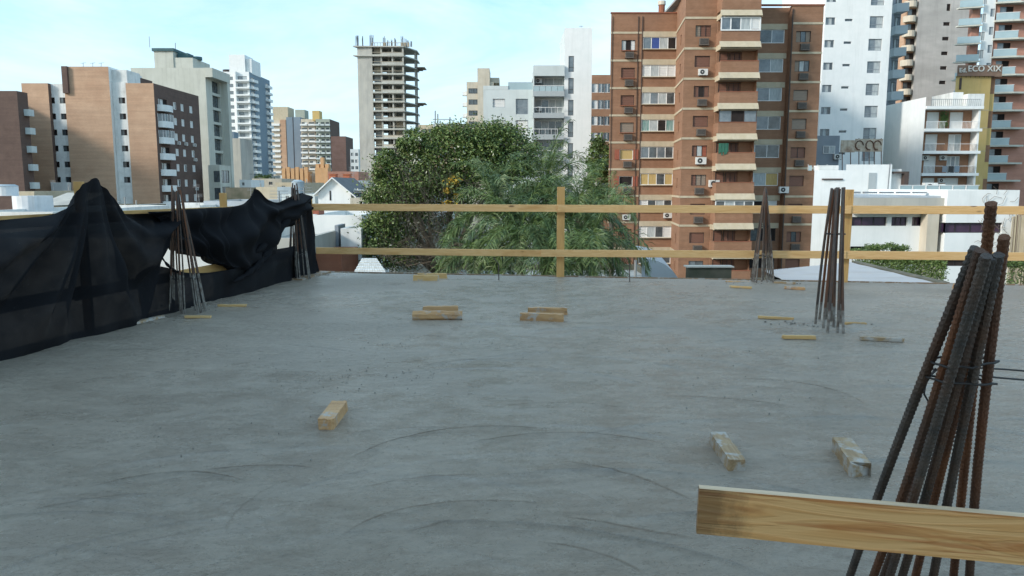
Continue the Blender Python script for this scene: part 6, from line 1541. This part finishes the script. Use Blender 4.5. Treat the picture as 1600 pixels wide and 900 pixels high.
chunk('rear block of the far pair by the slab edge under the tree', ((652, 434.5), (698, 434.5)), .08, .085, 'wood_yellow', G1, seed=6)
chunk('block with an orange top lying alone at left centre', ((497, 670), (522, 670)), .42, .07, 'wood_block', seed=7)
G2 = 'thin timber battens pressed into the slab'
chunk('pale flat batten lying against the bottom of the black net', ((214, 507), (258, 496)), .07, .03, 'wood_dirty', G2, seed=8)
chunk('pale batten in front of the left rebar pyramid', ((288, 497), (329, 497)), .05, .028, 'wood_yellow', G2, seed=9)
chunk('pale batten right of the left rebar pyramid', ((340, 479), (384, 479)), .05, .028, 'wood_yellow', G2, seed=10)
chunk('dirty batten with a dark left end, left of the tight rebar bundle', ((1184, 497), (1240, 500)), .045, .028, 'wood_yellow', G2, seed=11)
chunk('orange batten just in front left of the tight rebar bundle', ((1223, 529), (1276, 530)), .05, .034, 'wood_yellow', G2, seed=12)
chunk('thick stained batten lying right of the tight rebar bundle', ((1344, 531), (1413, 534)), .06, .036, 'wood_dirty', G2, seed=13)
chunk('pale batten half hidden behind the tight rebar bundle', ((1318, 507), (1354, 508)), .05, .028, 'wood_yellow', G2, seed=14)
chunk('batten left of the slender rebar pyramid near the far edge', ((1139, 449), (1174, 451)), .06, .03, 'wood_yellow', G2, seed=15)
chunk('batten right of the slender rebar pyramid', ((1225, 451), (1257, 453)), .06, .04, 'wood_block', G2, seed=16)
chunk('dark batten on the far edge right of the slender rebar pyramid', ((1210, 443), (1243, 444)), .05, .035, 'wood_dirty', G2, seed=17)
chunk('thin plank on the far edge left of the slender rebar pyramid', ((1134, 440.5), (1172, 441.5)), .07, .02, 'wood_block', G2, seed=18)
chunk('block peeping out left of the thick foreground rebars', ((1488, 450), (1512, 453)), .08, .07, 'wood_block', G2, seed=19)
chunk('pale chip of wood near the footprints at the left', ((417, 437), (436, 434)), .10, .02, 'wood_dirty', G2, seed=20)
def lying(label, near, far, w, h, m, seed, notch=False):
    a, b = gp(*near), gp(*far); d = b-a; L_ = d.length; ang = math.atan2(d.y, d.x); rr = random.Random(seed); M_ = MB(); k = M_.mi(m); n = 12
    for i in range(n+1):
        x = L_*i/n; ww = w*(1+rr.uniform(-.02, .02)); hh = h*(1+rr.uniform(-.02, .02)); j = rr.uniform(-.003, .003)
        x2 = x+(.07 if (notch and i == 0) else 0); hl = hh*(.55 if (notch and i == 0) else 1)
        M_.v += [(x2, -ww/2+j, 0), (x, ww/2+j, 0), (x, ww/2+j-.003, hh), (x2, -ww/2+j+.003, hl)]
    for i in range(n):
        for q in range(4): a_ = i*4+q; b_ = i*4+(q+1) % 4; M_.f.append((a_, a_+4, b_+4, b_)); M_.m.append(k)
    M_.f.append((0, 1, 2, 3)); M_.m.append(k); M_.f.append((n*4+3, n*4+2, n*4+1, n*4)); M_.m.append(k)
    o = bpy.data.objects.new('timber_block', M_.mesh('timber_block')); COL.objects.link(o); o.location = a+Vector((0, 0, -.014)); o.rotation_euler = (0, 0, ang)
    md = o.modifiers.new('bevel', 'BEVEL'); md.width = .003; md.segments = 2; md.limit_method = 'ANGLE'
    tag(o, label, 'timber', 'timber offcuts lying on the slab')
lying('cement smeared block pointing at the viewer, left of the other near block', (1151, 735), (1121, 690), .095, .075, 'wood_dirty', 31)
lying('near block with a broken notched end, beside the foreground rebars', (1347, 747), (1315, 702), .11, .085, 'wood_dirty', 32, True)

# ------------------------------------------------------------ foreground board
r = thing('guard_board', 'broad planed timber board crossing the lower right corner in front of the rebars', 'board', (1.2, 1.75, 0))
a0, a1 = at(1090, 795.5, 1.90), at(1600, 842.5, 1.775); d = (a1-a0); e = a0+d*1.9
bo = beam('board', r, a0, e, .026, .1225, 'wood_board', bevel=0)
bo.data.materials.append(MATS['wood_lit_top']); bo.data.polygons[1].material_index = 1  # paler wood on the top face: the light falling there put into colour

m = MB(); 
beam('post', r, (e.x-.3, e.y+.09, -.02), (e.x-.3, e.y+.09, 1.0), .09, .05, 'wood_post')
beam('brace', r, (e.x-.3, e.y+.15, .02), (e.x-.3, e.y+.75, .02), .09, .05, 'wood_post')

# ============================================================ VEGETATION
def leaf_mesh(pts, size, mats, rr, asp=.55, droop=.3, name='leaves'):
    n = len(pts); V = np.zeros((n*4, 3)); 
    P = np.array(pts); g = np.random.default_rng(rr.randrange(9999))
    d = g.normal(size=(n, 3)); d[:, 2] = d[:, 2]*.6-droop; d /= np.linalg.norm(d, axis=1)[:, None]
    q = g.normal(size=(n, 3)); s = np.cross(d, q); s /= np.linalg.norm(s, axis=1)[:, None]
    L_ = size*(.6+.8*g.random(n))[:, None]; Wd = L_*asp*.5
    V[0::4] = P; V[1::4] = P+d*L_*.5+s*Wd; V[2::4] = P+d*L_; V[3::4] = P+d*L_*.5-s*Wd
    me = bpy.data.meshes.new(name); me.vertices.add(n*4); me.vertices.foreach_set('co', V.ravel())
    me.loops.add(n*4); me.loops.foreach_set('vertex_index', np.arange(n*4)); me.polygons.add(n)
    me.polygons.foreach_set('loop_start', np.arange(0, n*4, 4)); me.polygons.foreach_set('loop_total', np.full(n, 4))
    for m in mats: me.materials.append(MATS[m])
    return me
def crown(parent, blobs, size, mats, weights, n, seed, name='crown', holes=()):
    rr = random.Random(seed); pts = []; mi = []; tot = sum(b[3] for b in blobs); wl = WL(parent)
    loc = Vector(blobs[0][0])
    for (c, rx, rz, wt) in blobs:
        c = Vector(c); k = int(n*wt/tot); ncl = max(6, k//46)
        for j in range(ncl):
            # clumps hang about the shell of each blob
            a = rr.uniform(0, 6.283); z = rr.uniform(-.75, 1); rad = (1-z*z)**.5; f = rr.uniform(.62, 1.04)
            q = c+Vector((rad*math.cos(a)*rx*f, rad*math.sin(a)*rx*f, z*rz*f)); cm = rr.choices(range(len(mats)), weights)[0]; cs = rr.uniform(.16, .42)*min(1, rx/1.2)
            for i in range(k//ncl):
                p = q+Vector((rr.gauss(0, cs), rr.gauss(0, cs), rr.gauss(0, cs*.6)))
                pts.append(tuple(p-loc)); mi.append(cm if rr.random() < .75 else rr.choices(range(len(mats)), weights)[0])
    me = leaf_mesh(pts, size, mats, rr); me.polygons.foreach_set('material_index', mi); me.update()
    o = bpy.data.objects.new(name, me); COL.objects.link(o); o.parent = parent; o.location = loc-wl
    return o
def limbs(parent, base, tips, r0, m='bark', seed=1, sub=True, name='limb', tw=4):
    rr = random.Random(seed)
    fork = base[1]
    mt = MB(); mt.tube([base[0], (Vector(base[0])+Vector(fork))/2+Vector((.08, 0, 0)), fork], [r0*1.25, r0, r0*.85], m, 9); mt.build('trunk', parent, smooth=True)
    for t in tips:
        t = Vector(t); f = Vector(fork); mid = (f+t)/2+Vector((rr.uniform(-.3, .3), rr.uniform(-.3, .3), .25)); mb = MB()
        mb.tube([f, mid, t], [r0*.6, r0*.38, r0*.12], m, 6)
        for k in range(tw):
            s = rr.uniform(.35, 1); p = mid+(t-mid)*s if s > .5 else f+(mid-f)*2*s; d = Vector((rr.gauss(0, 1), rr.gauss(0, 1), rr.gauss(.4, .8))).normalized()*rr.uniform(.5, 1.3)
            mb.tube([p, p+d*.5+Vector((0, 0, .05)), p+d], [.035, .022, .008], m, 4)
        mb.build(name, parent, smooth=True)
# big broadleaf tree
D = 31.0
T = thing('broadleaf_tree', 'big rounded green tree in the centre, wider than the palms beside it', 'tree', (X(700, 430, D), D, GZ))
C = lambda px, py, dd=0: at(px, py, D+dd)
pm = D/1200.
blobs = [(C(757, 250, .8), 1.65, 1.35, 1.5), (C(700, 240, .5), 1.35, .95, 1.1), (C(802, 243, .7), 1.05, 1.0, .8), (C(660, 280, .2), 1.35, 1.1, 1.1), (C(620, 300, .1), 1.05, .95, .9), (C(745, 290, 1.2), 1.7, 1.2, 1.0), (C(612, 350, .2), .95, .9, .7), (C(590, 372, -.3), .75, .8, .5), (C(668, 350, .8), 1.1, 1.0, .28), (C(615, 400, -.2), .95, .6, .5), (C(690, 300, 1), 1.3, 1.1, .5), (C(725, 212, .3), .9, .42, .5), (C(780, 208, .4), .8, .4, .4), (C(648, 245, .3), .55, .6, .3)]
rr = random.Random(44)
for i in range(26):
    a = rr.uniform(-.15, 3.3); px = 705+118*math.cos(a)+rr.uniform(-8, 8); py = 300-92*math.sin(a)+rr.uniform(-5, 8); r_ = rr.uniform(.22, .5); blobs.append((C(px, py, rr.uniform(-.6, .8)), r_, r_*.75, .10))
crown(T, blobs, .10, ['leaf_a', 'leaf_b', 'leaf_c', 'leaf_dry', 'leaf_pale'], [5, 3.6, 2.0, .5, .25], 112000, 3)
crown(T, [(C(708, 305, -1.2), .34, .62, 1), (C(713, 285, -1.1), .2, .3, .4)], .13, ['leaf_yellow', 'leaf_c'], [3, 1], 700, 8, name='yellow_leaves')
limbs(T, ((X(690, 430, D), D, GZ), (X(695, 400, D), D+.2, -2.4)), [C(750, 240), C(700, 230), C(640, 290), C(800, 250), C(600, 360), C(670, 330), C(620, 320), C(720, 290), C(650, 380)], .26, seed=4)
m = MB(); rr = random.Random(6)
for i in range(420):   # bare twiggy undergrowth in front
    p = C(rr.gauss(668, 34), rr.uniform(280, 425), rr.uniform(-1.6, -.4)); a = rr.gauss(1.45, .55); l = rr.uniform(.35, 1.1); d = Vector((math.cos(a), rr.uniform(-.3, .3), math.sin(a)))
    m.tube([p, p+d*l*.5+Vector((rr.uniform(-.06, .06), 0, .04)), p+d*l], [.012, .009, .004], 'twig', 3, cap=False)
for i in range(260):
    p = C(rr.uniform(590, 740), rr.gauss(400, 16), rr.uniform(-1.6, -.4)); a = rr.gauss(0.3, .8); l = rr.uniform(.35, 1.1); d = Vector((math.cos(a), rr.uniform(-.3, .3), math.sin(a)))
    m.tube([p, p+d*l*.5, p+d*l-Vector((0, 0, .1))], [.012, .009, .004], 'twig', 3, cap=False)
m.build('bare_twigs', T)
# palms
def palm(label, px, py, D, nf, L_, seed, spread=1.0, mats=('palm_a', 'palm_b', 'palm_c')):
    rr = random.Random(seed); c = at(px, py, D); T = thing('palm_tree', label, 'palm', (c.x, c.y, GZ), 'feathery palms beyond the far railing')
    m = MB(); m.tube([(c.x+.2, c.y+.3, GZ), (c.x+.1, c.y+.1, (GZ+c.z)/2), (c.x, c.y, c.z-.1)], [.17, .14, .11], 'palm_trunk', 9); m.build('trunk', T, smooth=True)
    for f in range(nf):
        az = f*2.39996+rr.uniform(-.3, .3); el = rr.uniform(R(5), R(85)) if f % 3 else rr.uniform(R(-25), R(30)); l = L_*rr.uniform(.75, 1.1)
        d = Vector((math.cos(az)*math.cos(el), math.sin(az)*math.cos(el), math.sin(el))); p = c.copy(); P = [p.copy()]; n = 13
        for i in range(n): p = p+d*(l/n); d = (d+Vector((0, 0, -.115-.035*i*.35))).normalized(); P.append(p.copy())
        M_ = MB(); mm = rr.choices(mats, (5, 4, 1.6))[0]; M_.tube(P, [.022*(1-i/(n+1))+.004 for i in range(n+1)], mm, 3, cap=False)
        tw = rr.uniform(0, 6.28)
        for i in range(1, n+1):
            for q in range(5):
                s = (q+rr.random())/5; b = P[i-1].lerp(P[i], s); t = (P[i]-P[i-1]).normalized(); sd_ = t.cross(Vector((0, 0, 1)))
                sd_ = sd_.normalized() if sd_.length > .05 else Vector((1, 0, 0))
                prof = math.sin(min(1, (i+.6)/(n+.8))*2.9)**.6
                for sg in (-1, 1):
                    ll = .62*prof*rr.uniform(.7, 1.15)*L_/2.6; an = rr.uniform(-.7, .8)
                    dr = (sd_*sg*math.cos(an)+Vector((0, 0, 1))*math.sin(an)+t*.75).normalized(); wv = dr.cross(Vector((rr.gauss(0, 1), rr.gauss(0, 1), rr.gauss(0, 1)))).normalized()*.0125
                    e1 = b+dr*ll*.5; e2 = b+dr*ll*.92+Vector((0, 0, -.32*ll))
                    M_.poly([b, e1+wv, e2, e1-wv], mm)
        M_.build('frond', T)
    return T
palm('palm crown in front of the big tree, left of the middle post', 775, 335, 25.5, 30, 2.4, 1)
palm('tallest palm crown, reaching above the top rail beside the middle post', 852, 300, 26.5, 34, 2.5, 2)
palm('low palm left of the middle post, filling the gap between the rails', 812, 372, 24.0, 30, 2.3, 3)
palm('palm just right of the middle post behind the upper rail', 905, 335, 25.0, 30, 2.3, 4)
palm('rightmost low palm, its fronds drooping before the foot of the brick block', 925, 380, 23.5, 34, 2.3, 5)
palm('lowest palm left of centre, its fronds showing under the lower rail', 745, 400, 25.0, 26, 2.1, 6)
palm('low palm directly behind the foot of the middle post', 868, 400, 23.0, 28, 2.1, 7)
palm('small pale frond tuft in front of the brick block wall', 955, 318, 40.0, 14, 1.9, 8, mats=('palm_c', 'palm_a', 'palm_c'))
# dark tree in the gap
D = 92.0; T2 = thing('broadleaf_tree', 'dark tree in the gap between the white shaft and the big brick block', 'tree', (X(937, 400, D), D, GZ))
crown(T2, [(at(938, 245, D), 1.5, 2.4, 1), (at(936, 285, D), 1.6, 2.6, 1), (at(938, 320, D), 1.6, 2.0, .7)], .28, ['leaf_b', 'leaf_a'], [3, 1], 9000, 12)
limbs(T2, ((X(937, 400, D), D, GZ), (X(937, 330, D), D, -5)), [at(938, 250, D), at(932, 290, D), at(942, 300, D)], .25, seed=2)
D = 205.0; T3 = thing('broadleaf_tree', 'small dark green tree at the foot of the tall white tower', 'tree', (X(412, 290, D), D, GZ))
crown(T3, [(at(412, 281, D), 2.6, 1.6, 1), (at(404, 283, D), 2.0, 1.2, .6)], .4, ['leaf_b', 'leaf_a'], [3, 1], 2500, 13)
limbs(T3, ((X(412, 290, D), D, GZ), (X(412, 290, D), D, -3)), [at(412, 282, D), at(405, 284, D)], .25, seed=3)
# hedges
def hedge(label, px0, px1, pt0, pt1, pb, D0, D1, n, seed):
    rr = random.Random(seed); a = at(px0, pb, D0); b = at(px1, pb, D1); T = thing('hedge', label, 'hedge', ((a.x+b.x)/2, (a.y+b.y)/2, GZ)); pts = []; mi = []; loc = Vector(((a.x+b.x)/2, (a.y+b.y)/2, -3))
    for i in range(n):
        t = rr.random(); D_ = D0+(D1-D0)*t; px = px0+(px1-px0)*t; zt = Z(pt0+(pt1-pt0)*t, D_); f = rr.random(); edge = rr.random() < .5
        x = X(px, 410, D_); z = zt+noise.noise(Vector((x*1.5, 0, seed)))*.25+rr.gauss(0, .08) if edge else zt-f*2.6; y = D_+rr.uniform(-.5, .5) if edge else D_-.45+rr.gauss(0, .12)
        pts.append((x-loc.x, y-loc.y, z-loc.z)); mi.append(rr.choices((0, 1, 2), (2, 7, .3))[0])
    me = leaf_mesh(pts, .11, ['leaf_a', 'leaf_b', 'leaf_c'], rr); me.polygons.foreach_set('material_index', mi); o = bpy.data.objects.new('foliage', me); COL.objects.link(o); o.parent = T; o.location = loc-WL(T)
    m = MB()
    for t in [i/9 for i in range(10)]:
        D_ = D0+(D1-D0)*t; x = X(px0+(px1-px0)*t, 410, D_); m.tube([(x, D_, GZ), (x+.05, D_, Z(pt0+(pt1-pt0)*t, D_)-.3)], [.05, .02], 'bark', 5)
    m.build('stems', T)
hedge('clipped hedge in front of the modern white house', 1330, 1470, 393, 414, 440, 41, 35.5, 26000, 1)
hedge('dark shrub at the right edge in front of the cane screen', 1566, 1700, 411, 408, 445, 37, 37, 9000, 2)
hedge('shrub growing on the ledge of the modern house behind the hedge', 1352, 1416, 385, 387, 392, 46.5, 46.5, 3500, 3)
